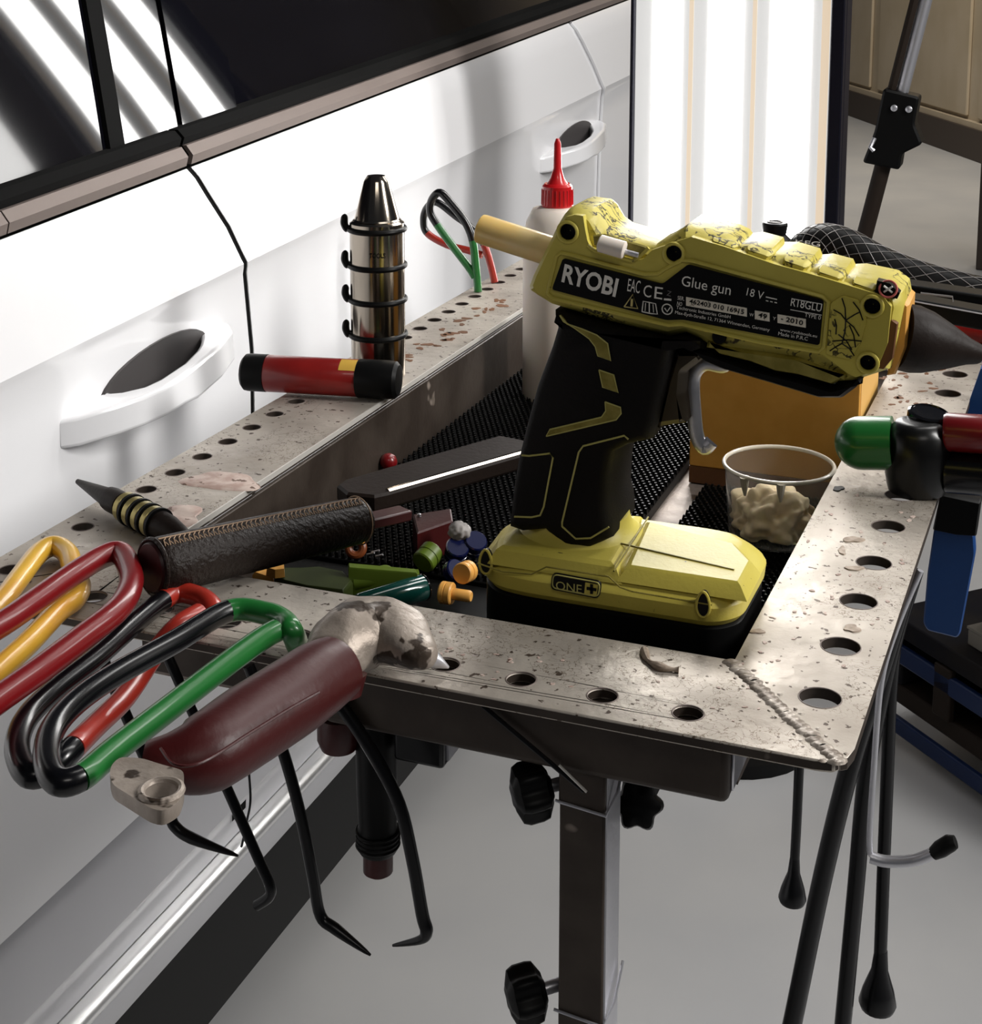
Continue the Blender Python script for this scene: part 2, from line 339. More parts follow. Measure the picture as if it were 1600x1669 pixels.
# glazing leans inwards and is slightly barrelled
LEAN = .36
def gp(y, h, d=0): return Vector((-.672-LEAN*h-.10*h*h-.006*(y-.9)**2+d, y, rise(1.0, y)+h))
def lean(y, h): return y+.30*h          # posts rake towards the rear of the car as they rise
def pane(name, ya, yb, mt, d, n=10, th=.004, hmax=.55):
    rows = [[gp(lean(ya+(yb-ya)*i/n, h), h, d) for i in range(n+1)] for h in [hmax*j/12 for j in range(13)]]
    mb = MB().grid(rows); back = [[p+Vector((-th, 0, 0)) for p in r] for r in rows]; mb.grid(back)
    for e, f in (([r[0] for r in rows], [r[0] for r in back]), ([r[-1] for r in rows], [r[-1] for r in back])): mb.grid([e, f])
    return obj(name, mb, mt, car, ang=60)
pane('front_window', -.2, .9455, 'glass', 0)
pane('window_post', .946, .9645, 'seal', .004)
pane('pillar_cover', .965, 1.0395, 'glass', .003)
pane('pillar_gap', 1.0400, 1.0465, 'seal', -.004)
pane('pillar_cover', 1.047, 1.133, 'glass', .003)
pane('rear_window', 1.1335, 3.6, 'glass', -.003, n=24)
obj('cabin_backing', MB().box(-2.1, -1.0, -.2, 3.6, .5, 1.5), 'black_rubber', car)
# door handles
def handle(y0, y1, zc, par, slope=.086):
    L = y1-y0; X0 = -.6440
    def pz(y): return zc+slope*(y-y0)
    # cup recess: dark plate just proud of the door, shade put into colour
    n = 30; cy, cz = y0+L*.55, pz(y0+L*.55)+.004
    def ell(a, b, x): return [Vector((x, cy+a*math.cos(t*2*math.pi/n)+.0, cz+b*math.sin(t*2*math.pi/n)+slope*a*math.cos(t*2*math.pi/n))) for t in range(n)]
    h = obj('door_handle', MB().layers([[Vector((x, y, z)) for x, y, z in l] for l in hl(y0, L, pz)]), 'white_paint', par, bevel=.003, seg=3)
    obj('handle_cup_shade', MB().layers([ell(L*.335, .0235, X0-.004), ell(L*.33, .0225, X0+.0012), ell(L*.30, .0195, X0+.0006)]), 'pocket_shade', h)
    return h
def hl(y0, L, pz):
    # plan outline with bow, lofted bottom->top; inner opening comes from a U shape (closed ring loft)
    outer = [(0, 0), (.048, .0105), (.162, .024), (.26, .033), (.358, .0380), (.46, .0385), (.565, .0365), (.765, .0312), (.93, .0213), (.99, .011), (1, 0)]
    inner = [(.86, 0), (.81, .008), (.75, .0145), (.69, .0190), (.57, .0245), (.42, .0255), (.33, .022), (.28, .014), (.26, .006), (.275, 0)]
    pl = outer+inner; X0 = -.6472; ls = []
    for dz in (-.0115, .0105): ls.append([(X0+x*(1.06 if dz < 0 else 1), y0+L*t, pz(y0+L*t)+dz-(.004 if dz < 0 and t > .5 else 0)) for t, x in pl])
    return ls
handle(.837, 1.055, .8385, fd); handle(1.847, 2.100, .887, rd)

# ================================================================ INSPECTION LAMP
LY = 1.55
pL, pR = HY(1028, 200, LY), HY(1372, 200, LY); x0, x1 = pL.x, pR.x; zb, ztp = .80, 1.72
lamp = thing('inspection_lamp', 'tall glowing striped light panel in a black frame behind the glue gun', 'lamp', ((x0+x1)/2, LY, zb))
obj('housing', MB().box(x0, x1, LY+.006, LY+.045, zb, ztp), 'lamp_frame', lamp, bevel=.003)
fl, fr = HY(1034, 200, LY).x, HY(1350, 200, LY).x
obj('side_frame', MB().box(x0, fl, LY-.008, LY+.006, zb, ztp), 'lamp_frame', lamp, bevel=.0015)
obj('side_frame', MB().box(fr, x1, LY-.008, LY+.006, zb, ztp), 'lamp_frame', lamp, bevel=.0015)
obj('bottom_frame', MB().box(x0, x1, LY-.008, LY+.006, zb-.02, zb), 'lamp_frame', lamp, bevel=.0015)
obj('top_frame', MB().box(x0, x1, LY-.008, LY+.006, ztp, ztp+.02), 'lamp_frame', lamp, bevel=.0015)
obj('diffuser', MB().box(fl, fr, LY, LY+.005, zb, ztp), 'lamp_soft', lamp)
for a, b in ((1062, 1107), (1152, 1206), (1252, 1316)):
    xa, xb = HY(a, 200, LY).x, HY(b, 200, LY).x; obj('led_strip', MB().box(xa, xb, LY-.0015, LY+.001, zb+.004, ztp-.004), 'lamp_white', lamp)
for a, b in ((1120, 1127), (1222, 1229), (1334, 1347)):
    xa, xb = HY(a, 200, LY).x, HY(b, 200, LY).x; obj('warm_band', MB().box(xa, xb, LY-.0008, LY+.001, zb+.004, ztp-.004), 'lamp_warm', lamp)
# ================================================================ LAMP STAND (leaning pole with clamp)
ps = thing('lamp_stand', 'thin leaning pole with a black clamp beside the right edge of the light panel', 'stand', (-.25, 2.2, 0))
PY2 = 2.1
a, b, c = HY(1530, -90, PY2), HY(1470, 150, PY2), HY(1405, 390, PY2); dd = (c-a).normalized(); foot = c+dd*(c.z/-dd.z)
obj('pole', MB().tube([a-dd*.25, b], .0085, 12), 'silver', ps); obj('pole', MB().tube([b, foot], .011, 12), 'cart_brown', ps, label='dark lower pole tube')
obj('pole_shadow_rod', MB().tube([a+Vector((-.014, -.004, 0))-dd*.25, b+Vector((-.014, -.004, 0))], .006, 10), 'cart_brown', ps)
cl = yslab(round2([(1442, 142), (1500, 156), (1492, 200), (1505, 232), (1472, 248), (1468, 274), (1408, 262), (1420, 232), (1428, 210)], 6), PY2, [(PY2-.02, .003), (PY2-.017, 0), (PY2+.02, 0), (PY2+.023, .003)])
cc = obj('clamp', cl, 'black_rubber', ps)
for x, y in ((1457, 176), (1481, 178)): obj('screw', MB().lathe([(.0045, 0), (.0045, .003), (.003, .004)], HY(x, y, PY2-.02), (0, -1, 0), 12), 'silver', cc)
obj('lever', MB().tube([HY(1425, 225, PY2-.02), HY(1418, 240, PY2-.024), HY(1424, 246, PY2-.024)], .003, 8), 'silver', cc)
obj('foot', MB().lathe([(.12, 0), (.12, .02), (.03, .035)], (foot.x, foot.y, 0)), 'black_rubber', ps)

# ================================================================ TOOL STAND
st = thing('tool_stand', 'steel tool stand with perforated bars around a sunken tray on one post', 'stand', (-.2, .62, 0))
TH_P = .005
XL0, XL1, XR1, XR0, YF0, YF1, YB0, YB1 = -.511, -.4405, -.129, -.0665, .5635, .635, 1.345, 1.41
def rx(x, y): return x+.022*(y-.60) if x > -.2 else x
def P2(x, y, z=T-TH_P): return Vector((rx(x, y), y, z))
HOLES = []
def plate_obj(name, poly, holes, r, par=st):
    HOLES.extend((rx(x, y), y, r) for x, y in holes)
    hs = [circ((rx(x, y), y, T-TH_P), r, XV, YV, 28) for x, y in holes]
    o = obj(name, MB().plate([P2(x, y) for x, y in poly], hs, (0, 0, TH_P)), 'steel', par, ang=30, bevel=.0008, seg=2)
    o.data.materials.append(M['steel_side_shaded'])  # plate edges and hole walls take the darkened steel as painted shade
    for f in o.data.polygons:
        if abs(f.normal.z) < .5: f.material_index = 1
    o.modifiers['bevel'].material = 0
    if hs:   # rims round the holes
        first = None
        for x, y in holes:
            if first is None: first = h0 = obj('hole_rim', MB().torus((0, 0, 0), ZV, r+.0003, .00035, 28, 6), 'belt_trim', o); base = h0.location.copy()
            else: h0 = first.copy(); COL.objects.link(h0)
            h0.location = base+Vector((rx(x, y), y, T-.0001))
    return o
gj = .0004
left_bar = plate_obj('perforated_bar', [(XL0, YF0+.001), (XL1, YF1+gj), (XL1, YB0), (XL0, YB1)], [(-.4955, .66+.0307*i) for i in range(-2, 24)], .0058)
left_bar['label'] = 'bar along the car'
rc = round2([(XR0, YF0), (XR0, YF0)], .01)
rcorner = [(XR0-.014, YF0), (XR0-.006, YF0+.0015), (XR0-.0015, YF0+.006), (XR0, YF0+.014)]
mid = (XR0-.004, YF0+.004)
right_bar = plate_obj('perforated_bar', [mid]+[(XR0-.0015, YF0+.006), (XR0, YF0+.014), (XR0, YB1), (XR1, YB0), (XR1+gj, YF1)],
                      [(-.0868, .6141), (-.0868, .6656), (-.0868, .717), (-.0868, .767), (-.0868, .8201), (-.0868, .871), (-.0868, .922), (-.084, .973), (-.084, 1.030), (-.0825, 1.0893), (-.0825, 1.141), (-.082, 1.193), (-.082, 1.245), (-.082, 1.30)], .0088)
right_bar['label'] = 'right bar with large holes'
front_bar = plate_obj('perforated_bar', [(XL0, YF0), (XR0-.014, YF0), (XR0-.006, YF0+.0015), mid, (XR1-gj, YF1), (XL1, YF1)],
                      [(-.1356, .5812), (-.1733, .5825), (-.2111, .5836), (-.2474, .5842), (-.285, .585), (-.322, .5855), (-.36, .586), (-.398, .5865), (-.436, .587)], .0064)
front_bar['label'] = 'front bar'
plate_obj('perforated_bar', [(XL0, YB1+.001), (XL1, YB0+.001), (XR1, YB0+.001), (XR0, YB1+.001)], [(-.42+.04*i, 1.378) for i in range(9)], .006)
# weld bead across the corner joint
wb_ = MB(); a, b = HZ(1190, 1078, T), HZ(1366, 1240, T); n = 26
for i in range(n):
    t = i/(n-1); p = a.lerp(b, t)+Vector((random.uniform(-1, 1), random.uniform(-1, 1), 0))*.0006; d = (b-a).normalized(); s_ = Vector((-d.y, d.x, 0))
    q = [p+s_*.0042*math.cos(u)*(1+.12*random.random())+d*(.0034*math.sin(u)) for u in [j*2*math.pi/10 for j in range(10)]]
    top = [p+(v-p)*.6+ZV*.0009+d*.0008 for v in q]; wb_.layers([[v-ZV*.0003 for v in q], top])
obj('weld_bead', wb_, 'weld', st, ang=50)
wd = MB(); 
for sgn in (-1, 1):
    for i in range(9):
        t = (i+random.uniform(.1, .9))/9; d = (b-a).normalized(); s_ = Vector((-d.y, d.x, 0)); p = a.lerp(b, t)+s_*sgn*.0056; wd.lathe([(.0016*random.uniform(.5, 1.2), -.0002), (.0006, .0004)], p, ZV, 8)
obj('weld_spatter', wd, 'weld', st, kind='stuff')
# bar aprons towards the tray and tray floor
for nm, bx in (('tray_wall', (XL1, XL1+.003, YF1, YB0, .80, T-.0052)), ('tray_wall', (XL1, XR1+.0, YF1-.003, YF1, .80, T-.0052)), ('tray_wall', (XL1, XR1, YB0, YB0+.003, .80, T-.0052))):
    obj(nm, MB().box(*bx), 'steel_side_shaded', st, bevel=.0006)
obj('tray_wall', MB().plate([(rx(XR1, YF1)+.0004, YF1, .80), (rx(XR1, YF1)+.0034, YF1, .80), (rx(XR1, YB0)+.0034, YB0, .80), (rx(XR1, YB0)+.0004, YB0, .80)], [], (0, 0, T-.8052)), 'steel_side_shaded', st)
obj('edge_highlight', MB().box(XL1+.0001, XL1+.0011, YF1+.001, YB0, T-.0030, T+.0002), 'steel_edge', st, label='highlight modelled along the inner edge of the bar by the car')  # thin pale strip, the edge highlight put into shape and colour
obj('tray_floor', MB().box(XL1+.001, XR1+.0, YF1, YB0, .797, .80), 'tray', st)
# beams and post
bl, br = -.305, HY(1187, 1260, YF0+.012).x
zbt = HY(1185, 1300, YF0+.012).z
obj('cross_beam', MB().box(bl, br, YF0+.012, YF0+.05, zbt-.004, T-TH_P-.0003), 'steel_side_shaded', st, bevel=.0035, seg=3)
obj('beam_end_cap', MB().box(br-.0002, br+.0012, YF0+.017, YF0+.045, zbt, T-.011), 'silver', st, bevel=.0008)
bx0 = HY(640, 1220, YF0+.03).x; bx1 = HY(722, 1240, YF0+.03).x; bz0 = HY(700, 1252, YF0+.03).z
obj('socket', MB().box(bx0, bx1, YF0+.030, YF0+.075, bz0, zbt-.0045), 'black_steel', st, bevel=.002)
obj('socket_end_cap', MB().box(bx1-.0005, bx1+.0012, YF0+.034, YF0+.070, bz0+.003, zbt-.007), 'silver', st)
PYY = YF0+.016; px0, px1 = HY(913, 1330, PYY).x, HY(984, 1330, PYY).x; pdx = .022
post = obj('post', MB().box(px0, px1, PYY, PYY+pdx, .075, HY(950, 1500, PYY).z+.0), 'steel_side_shaded', st, bevel=.0012)
zt2 = HY(950, 1312, PYY).z
obj('post_sleeve', MB().box(px0-.0008, px1+.0008, PYY-.0008, PYY+pdx+.0008, zt2-.002, zbt-.003), 'steel_side_shaded', post, bevel=.001)
obj('post_lower', MB().box(px0-.0004, px1+.0004, PYY-.0004, PYY+pdx+.0004, .1, zt2-.001), 'steel_side_shaded', post, bevel=.001)
obj('post_lit_face', MB().box(px1+.0003, px1+.0013, PYY+.001, PYY+pdx-.001, .1, zbt-.004), 'silver', post, label='right side of the post, coloured brighter as if lit')  # pale plate, the lit side of the post put into the colour
for y_ in (1312, 1655):
    zz = HY(950, y_, PYY).z; obj('clip_wire', MB().tube([(px0-.002, PYY-.001, zz), (px1+.0012, PYY-.0015, zz-.002), (px1+.0035, PYY+.008, zz+.004), (px1+.003, PYY+pdx+.001, zz+.014)], .0007, 8), 'silver', post)
def star_knob(c, ax, r, par, stem):
    ax = Vector(ax).normalized(); q = ax.to_track_quat('Z', 'Y'); ls = []
    for h, s in ((0, .55), (.003, .95), (.006, 1), (.012, 1), (.015, .9), (.017, .5)):
        ls.append([Vector(c)+q@Vector((r*s*(1+.13*math.cos(6*t))*math.cos(t), r*s*(1+.13*math.cos(6*t))*math.sin(t), h)) for t in [i*2*math.pi/48 for i in range(48)]])
    k = obj('knob', MB().layers(ls), 'black_rubber', par, ang=40); obj('knob_bolt', MB().lathe([(.003, -stem), (.003, .001)], c, ax, 12), 'silver', k); return k
for cx, cy in ((888, 1282), (878, 1612)):
    c = HY(cx+8, cy, PYY+.01); star_knob(c, (-.75, -.55, -.12), .0118, post, .012)
c = HY(1040, 1305, PYY+.05); star_knob(c, (.2, -.8, .35), .0105, post, .012)
obj('knob_block', MB().box(c.x-.008, c.x+.006, c.y-.001, c.y+.02, c.z-.004, zbt-.0045), 'black_rubber', post, bevel=.002)
for sx, sy in ((1, 0), (-1, 0), (0, 1), (0, -1)):
    m_ = ((px0+px1)/2, PYY+.011); obj('foot_leg', MB().tube([(m_[0], m_[1], .09), (m_[0]+sx*.3, m_[1]+sy*.3, .03)], .014, 10), 'black_steel', st)
# thin wire rod leaning across the beam
tr = MB().tube([HY(786, 1150, YF0+.0095), HY(952, 1290, YF0+.0085)], .0011, 8); ro = obj('wire_rod', tr, 'black_steel'); tag(ro, 'thin dark wire rod slanting down across the front beam above the post', 'rod')
obj('bright_tip', MB().tube([HY(911, 1247, YF0+.0078), HY(956, 1291, YF0+.0078)], .0006, 8), 'steel_edge', ro)
# surface marks on the bars: flakes of hardened glue and rust, real thin crusts
def blot(name, cx, cy, rx_, ry_, mt, par, label=None, z=T, seed=0, h=.0006):
    c = HZ(cx, cy, z)
    if name != 'rust_patch' and any((c.x-a)**2+(c.y-b_)**2 < (r+.0035)**2 for a, b_, r in HOLES): return None
    rnd = random.Random(seed); n = 26; ph = [rnd.uniform(0, 6.28) for _ in range(5)]; ls = []
    px_ = (HZ(cx+1, cy, z)-c).length; py_ = (HZ(cx, cy-1, z)-c).length
    for hh, s in ((0, 1), (h, .93)):
        l = []
        for i in range(n):
            t = i*2*math.pi/n; k = s*(1+.16*math.sin(2*t+ph[0])+.12*math.sin(3*t+ph[1])+.08*math.sin(5*t+ph[2])); dxp = rx_*math.cos(t)*k; dyp = ry_*math.sin(t)*k; p = HZ(cx+dxp, cy+dyp, z); l.append(Vector((p.x, p.y, z+hh)))
        ls.append(l)
    return obj(name, MB().layers(ls), mt, par)
blot('rust_patch', 362, 785, 56, 17, 'rust_stain', left_bar, seed=1); blot('rust_patch', 290, 842, 42, 17, 'rust_stain', left_bar, seed=5)
blot('glue_flake', 1388, 1025, 14, 6, 'scrap', right_bar, seed=2); blot('glue_flake', 1392, 927, 14, 4, 'scrap', right_bar, seed=3); blot('glue_flake', 1390, 880, 16, 5, 'scrap', right_bar, seed=4)
blot('glue_flake', 1372, 898, 7, 6, 'scrap', right_bar, seed=6); blot('glue_flake', 1234, 1030, 11, 4, 'scrap', right_bar, seed=8); blot('glue_flake', 1366, 797, 9, 4, 'label_black', right_bar, seed=9)
for i in range(46):
    s = random.random(); x = 1210+150*s+random.uniform(-5, 190); y = 1090-310*s+random.uniform(-12, 12)
    if 60 < x < 1500: blot('chip', x, y, random.uniform(2, 4.5), random.uniform(1, 2.4), 'rust_stain', right_bar, seed=100+i, h=.0003)
for i in range(30):
    t = random.random(); x = 655+t*165+random.uniform(-4, 22); y = 585-t*100+random.uniform(-12, 10); blot('chip', x, y, random.uniform(3, 11), random.uniform(1, 2.4), 'brown_stain', left_bar, seed=200+i, h=.0003)
for i in range(30):
    t = random.random(); x = 700+t*560; y = 1045+t*92+random.uniform(-22, 50); blot('chip', x, y, random.uniform(1.5, 5), random.uniform(.8, 2), 'rust_stain', front_bar, seed=300+i, h=.0003)
obj('glue_string', MB().tube(smooth([HZ(*p, T+.0012) for p in ((1049, 1058), (1056, 1076), (1078, 1088), (1106, 1092))]), [.0016+.0006*math.sin(i*.7) for i in range(19)], 10), 'scrap', front_bar)
for i in range(24):
    x = random.uniform(1445, 1540); y = random.uniform(596, 660); blot('chip', x-(y-600)*.5, y, random.uniform(3, 8), random.uniform(1, 2.2), 'brown_stain', right_bar, seed=400+i, h=.0003)
# ================================================================ CONTENT
NY = Vector((0, -1, 0))
# ---------------- glue gun, standing on its battery in the tray
GY = .655; FY = .675; BY = .727        # base near face, body near face, body far face
gun = thing('glue_gun', 'yellow and black cordless glue gun standing on its battery in the tray', 'glue gun', (HY(1000, 1000, GY).x, .70, .801))
body_px = [(860, 465), (866, 448), (908, 362), (914, 352), (924, 341), (935, 337), (964, 341), (974, 350), (986, 371), (1000, 381), (1052, 396), (1066, 400), (1085, 391), (1117, 368), (1180, 384), (1199, 393), (1204, 400),
           (1222, 398), (1256, 407), (1258, 415), (1281, 415), (1318, 426), (1322, 437), (1340, 435), (1374, 444), (1378, 453), (1397, 452), (1440, 461), (1452, 464), (1470, 478), (1474, 500), (1462, 560), (1452, 604),
           (1394, 623), (1354, 625), (1289, 600), (1240, 594), (1207, 588), (1165, 570), (1142, 556), (1119, 545), (1092, 551), (977, 522), (899, 498), (876, 484), (862, 474)]
def shrink_back(px, dx): return px
hs = yslab(body_px, FY+.008, [(FY+.004, .0042), (FY+.0075, .0012), (FY+.014, 0), (BY-.012, 0), (BY-.005, .002), (BY, .006)])
# the traced outline belongs to the middle of the body, scale the rest by real perspective
house = obj('housing', hs, 'lime_scuffed', gun, ang=32)
obj('nozzle_end_band', yslab([(1452, 470), (1470, 480), (1484, 492), (1480, 560), (1462, 604), (1448, 606), (1456, 560), (1464, 500)], FY+.02, [(FY+.012, .001), (FY+.014, 0), (BY-.012, 0)]), 'tab_orange', gun, label='orange scorched ring at the nozzle end')
obj('scorch_mark', yslab([(1452, 520), (1463, 528), (1455, 585), (1440, 603), (1420, 600), (1436, 560)], FY+.003, [(FY+.0028, .0004), (FY+.006, 0)]), 'brown_stain', house)
# side shell with real screw wells
face_px = [(868, 466), (874, 450), (912, 372), (922, 354), (936, 350), (950, 352), (953, 372), (957, 392), (962, 404), (1034, 425), (1048, 422), (1062, 408), (1085, 400), (1108, 392), (1126, 386), (1180, 402), (1260, 430), (1340, 452), (1398, 470), (1438, 482),
           (1452, 500), (1446, 560), (1428, 604), (1394, 615), (1380, 608), (1340, 578), (1290, 570), (1200, 552), (1160, 540), (1112, 527), (1088, 532), (977, 506), (899, 488), (876, 478)]
def wellc(x, y, Y): p = HY(x, y, Y); return p
wells = [(925, 378, 13), (1098, 413, 12.5), (1421, 499, 12), (1414, 591, 11.5)]
pxm = 1/(HY(1001, 480, FY)-HY(1000, 480, FY)).length
hl_ = [circ(wellc(x, y, FY), r/pxm, XV, ZV, 22) for x, y, r in wells]
obj('side_shell', MB().plate([HY(x, y, FY) for x, y in face_px], hl_, (0, .0045, 0)), 'lime', gun, ang=30, bevel=.0012, seg=3)
for x, y, r in wells:
    c = wellc(x, y, FY); ro = obj('screw_well', MB().lathe([(r/pxm-.0002, .0), (r/pxm-.0004, .0035), (0.0003, .0036)], c+Vector((0, .0002, 0)), (0, 1, 0), 22, cap=False), 'label_black', gun)
    obj('well_rim', MB().torus(c+Vector((0, -.0003, 0)), YV, r/pxm+.0009, .0009, 28, 8), 'lime', ro)
c = wellc(1172, 549, FY+.003); obj('screw_well', MB().lathe([(.0035, 0), (.003, .001)], c, NY, 20), 'label_black', gun)
# moulded side frame ridge round the label and the stamped grille patch
def ridge(name, px, Y, r, mt, par, closed=True, n=8):
    P = [HY(x, y, Y) for x, y in px]; P = P+[P[0]] if closed else P
    return obj(name, MB().tube(P, r, n), mt, par)
ridge('label_frame', [(892, 478), (907, 418), (914, 412), (925, 414), (1050, 447), (1072, 446), (1086, 437), (1110, 424), (1128, 425), (1340, 483), (1350, 492), (1342, 566), (1334, 573), (1240, 558), (1110, 528), (1090, 530), (900, 486)], FY-.0002, .0010, 'lime', gun)
obj('grille_patch', yslab(round2([(1352, 493), (1372, 480), (1400, 488), (1414, 520), (1404, 560), (1386, 588), (1345, 578)], 5), FY-.0006, [(FY-.0009, .0005), (FY+.001, 0)]), 'lime_scuffed', gun)
for i, (xa, ya, xb, yb) in enumerate([(1372, 486, 1378, 522), (1378, 522, 1402, 508), (1378, 522, 1372, 560), (1378, 522, 1400, 548), (1378, 522, 1358, 505), (1356, 556, 1404, 556), (1372, 560, 1352, 572), (1372, 560, 1392, 580), (1384, 530, 1394, 566), (1366, 545, 1388, 570), (1360, 520, 1362, 545), (1390, 492, 1406, 522)]):
    obj('scratch', MB().tube([HY(xa, ya, FY-.001), HY((xa+xb)/2+2, (ya+yb)/2-2, FY-.001), HY(xb, yb, FY-.001)], .0003, 5), 'label_black', gun)
# top grip lugs
for i, (x, y) in enumerate([(1180, 388), (1236, 402), (1296, 420), (1352, 438), (1408, 456)]):
    obj('top_lug', yslab(round2([(x-22, y+14), (x-18, y-2), (x+17, y+7), (x+24, y+14), (x+16, y+24)], 3), FY+.006, [(FY+.0022, .0015), (FY+.005, .0), (BY-.016, 0)]), 'lime_scuffed', gun, ang=40)
# trough with the feed roller
tf = obj('feed_opening', yslab([(966, 383), (985, 381), (1050, 400), (1058, 405), (1034, 421), (968, 400)], FY-.0003, [(FY-.0012, .0006), (FY-.0002, 0)]), 'lime_dark', gun)
obj('feed_roller', MB().lathe([(.0034, 0), (.0042, .0006), (.0042, .0125), (.0034, .013)], HY(976, 396, FY-.004), HY(1018, 408, FY-.004)-HY(976, 396, FY-.004), 20), 'bottle_white', tf)
obj('roller_pin', MB().tube([HY(1018, 410, FY-.003), HY(1040, 416, FY-.003)], .0013, 8), 'silver', tf)
obj('opening_rim', MB().tube([HY(*p, FY-.0006) for p in ((958, 400), (968, 408), (1030, 425), (1040, 420), (1057, 404))], .0009, 8), 'lime', tf)
obj('opening_rim', MB().tube([HY(*p, FY+.022) for p in ((976, 352), (988, 374), (1002, 383), (1052, 398), (1060, 402))], .0009, 8), 'lime', tf)
# label
lab_px = round2([(917, 421), (1079, 463), (1121, 431), (1342, 490), (1335, 563), (1112, 521), (1086, 522), (899, 472)], 5)
LYF = FY-.0012
lab = obj('label', yslab(lab_px, LYF, [(LYF, 0), (FY+.0003, 0)]), 'label_black', gun)
def ltext(s, a, b, hpx, mt='label_print', par=lab, bold=0., Y=LYF): return text(s, HY(*a, Y), HY(*b, Y), hpx/pxm, NY, mt, par, bold=bold)
ltext('RYOBI', (915, 458), (1003, 483), 28, bold=.028)
ltext('EAC', (1022, 474), (1042, 478), 20); 
ltext('C', (1048, 483), (1061, 485), 19); ltext('E', (1066, 486), (1079, 488), 19)
ltext('Z', (1086, 481), (1093, 483), 8, 'mesh_line'); 
obj('print_bar', yslab([(1082, 486), (1094, 487), (1094, 490), (1082, 489)], LYF, [(LYF-.0004, 0), (LYF, 0)]), 'label_print', lab)
ltext('Glue gun', (1110, 465), (1190, 481), 16)
ltext('18 V', (1216, 481), (1243, 488), 12)
obj('print_bar', yslab([(1248, 483), (1266, 487), (1266, 488.6), (1248, 484.6)], LYF, [(LYF-.0004, 0), (LYF, 0)]), 'label_print', lab)
for i in range(3): obj('print_bar', yslab([(1248+7*i, 489+1.4*i), (1252+7*i, 490+1.4*i), (1252+7*i, 491.4+1.4*i), (1248+7*i, 490.4+1.4*i)], LYF, [(LYF-.0004, 0), (LYF, 0)]), 'label_print', lab)
ltext('R18GLU', (1288, 498), (1338, 508), 12, bold=.004)
for y in (486, 504): obj('print_bar', yslab([(1290 if y == 486 else 1288, y), (1339, y+9), (1339, y+10), (1290 if y == 486 else 1288, y+1)], LYF, [(LYF-.0004, 0), (LYF, 0)]), 'label_print', lab)
ltext('TYPE 0', (1311, 516), (1337, 521), 6)
ltext('SER.', (1104, 488), (1115, 490), 6); ltext('NO', (1103, 497), (1111, 499), 6)
def tagplate(a, b, h, s, tb):
    o = obj('printed_tag', yslab([(a[0], a[1]-h), (b[0], b[1]-h), b, a], LYF-.0002, [(LYF-.0005, 0), (LYF, 0)]), 'label_tag', lab)
    text(s, HY(a[0]+5, a[1]-4, LYF-.0005), HY(b[0]-5, b[1]-4, LYF-.0005), tb/pxm, NY, 'label_black', o, bold=.02)
tagplate((1118, 498), (1217, 516), 14, '462403 010 16915', 7); tagplate((1230, 520), (1254, 524), 14, '49', 7); tagplate((1267, 526), (1313, 534), 14, '- 2010', 7)
ltext('W', (1221, 515), (1228, 516), 5); ltext('Y', (1259, 521), (1264, 522), 5)
ltext('Techtronic Industries GmbH', (1102, 503), (1190, 519), 5); ltext('Max-Eyth-Stra\u00dfe 12, 71364 Winnenden, Germany', (1100, 511), (1254, 540), 5)
ltext('www.ryobitools.eu', (1271, 539), (1331, 550), 4.5); ltext('Made in P.R.C', (1268, 546), (1316, 555), 5.5)
# pictograms
ridge('warning_sign', [(1017, 500), (1031, 480), (1039, 503)], LYF-.0003, .00035, 'warning_print', lab, n=5)
obj('warning_mark', MB().tube([HY(1030, 487, LYF-.0003), HY(1029, 499, LYF-.0003)], .0006, 5), 'warning_print', lab)
ridge('book_sign', [(1046, 508), (1048, 491), (1058, 493), (1068, 495), (1071, 512), (1060, 511)], LYF-.0003, .0003, 'label_print', lab, n=5)
obj('book_fold', MB().tube([HY(1058, 493, LYF-.0003), HY(1058, 509, LYF-.0003)], .0003, 5), 'label_print', lab)
obj('book_line', MB().tube([HY(1052, 494, LYF-.0003), HY(1051, 507, LYF-.0003)], .0002, 5), 'label_print', lab); obj('book_line', MB().tube([HY(1064, 496, LYF-.0003), HY(1065, 509, LYF-.0003)], .0002, 5), 'label_print', lab)
obj('round_sign', MB().torus(HY(1087, 504, LYF-.0003), YV, 8/pxm, .0003, 20, 5), 'label_print', lab)
obj('round_sign_mark', MB().tube([HY(1083, 502, LYF-.0003), HY(1087, 508, LYF-.0003), HY(1092, 501, LYF-.0003)], .0003, 5), 'label_print', lab)
sl = obj('warning_sticker', yslab([(1429, 457), (1450, 462), (1466, 478), (1462, 487), (1426, 478)], FY+.002, [(FY+.0017, 0), (FY+.008, 0)]), 'label_black', gun)
obj('sticker_ring', MB().add([], []).torus(HY(1447, 471, FY+.0012), (0, -.9, .44), .0038, .0005, 24, 6), 'red_print', sl)
for q in (((1440, 466), (1454, 477)), ((1440, 476), (1454, 467))): obj('sticker_cross', MB().tube([HY(*q[0], FY+.001), HY(*q[1], FY+.001)], .0005, 6), 'label_print', sl)
# lower belly and black underside sleeve
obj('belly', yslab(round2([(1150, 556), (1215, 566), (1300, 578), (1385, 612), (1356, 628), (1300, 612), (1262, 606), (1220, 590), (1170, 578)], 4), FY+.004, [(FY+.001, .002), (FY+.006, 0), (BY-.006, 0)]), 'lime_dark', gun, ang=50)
obj('underside_sleeve', yslab(round2([(1120, 558), (1165, 572), (1220, 592), (1300, 612), (1356, 628), (1410, 612), (1396, 630), (1372, 648), (1336, 648), (1250, 622), (1180, 602), (1150, 590), (1128, 572)], 5), FY+.008, [(FY+.003, .002), (FY+.008, 0), (BY-.006, 0), (BY-.002, .002)]), 'black_rubber', gun, ang=50)
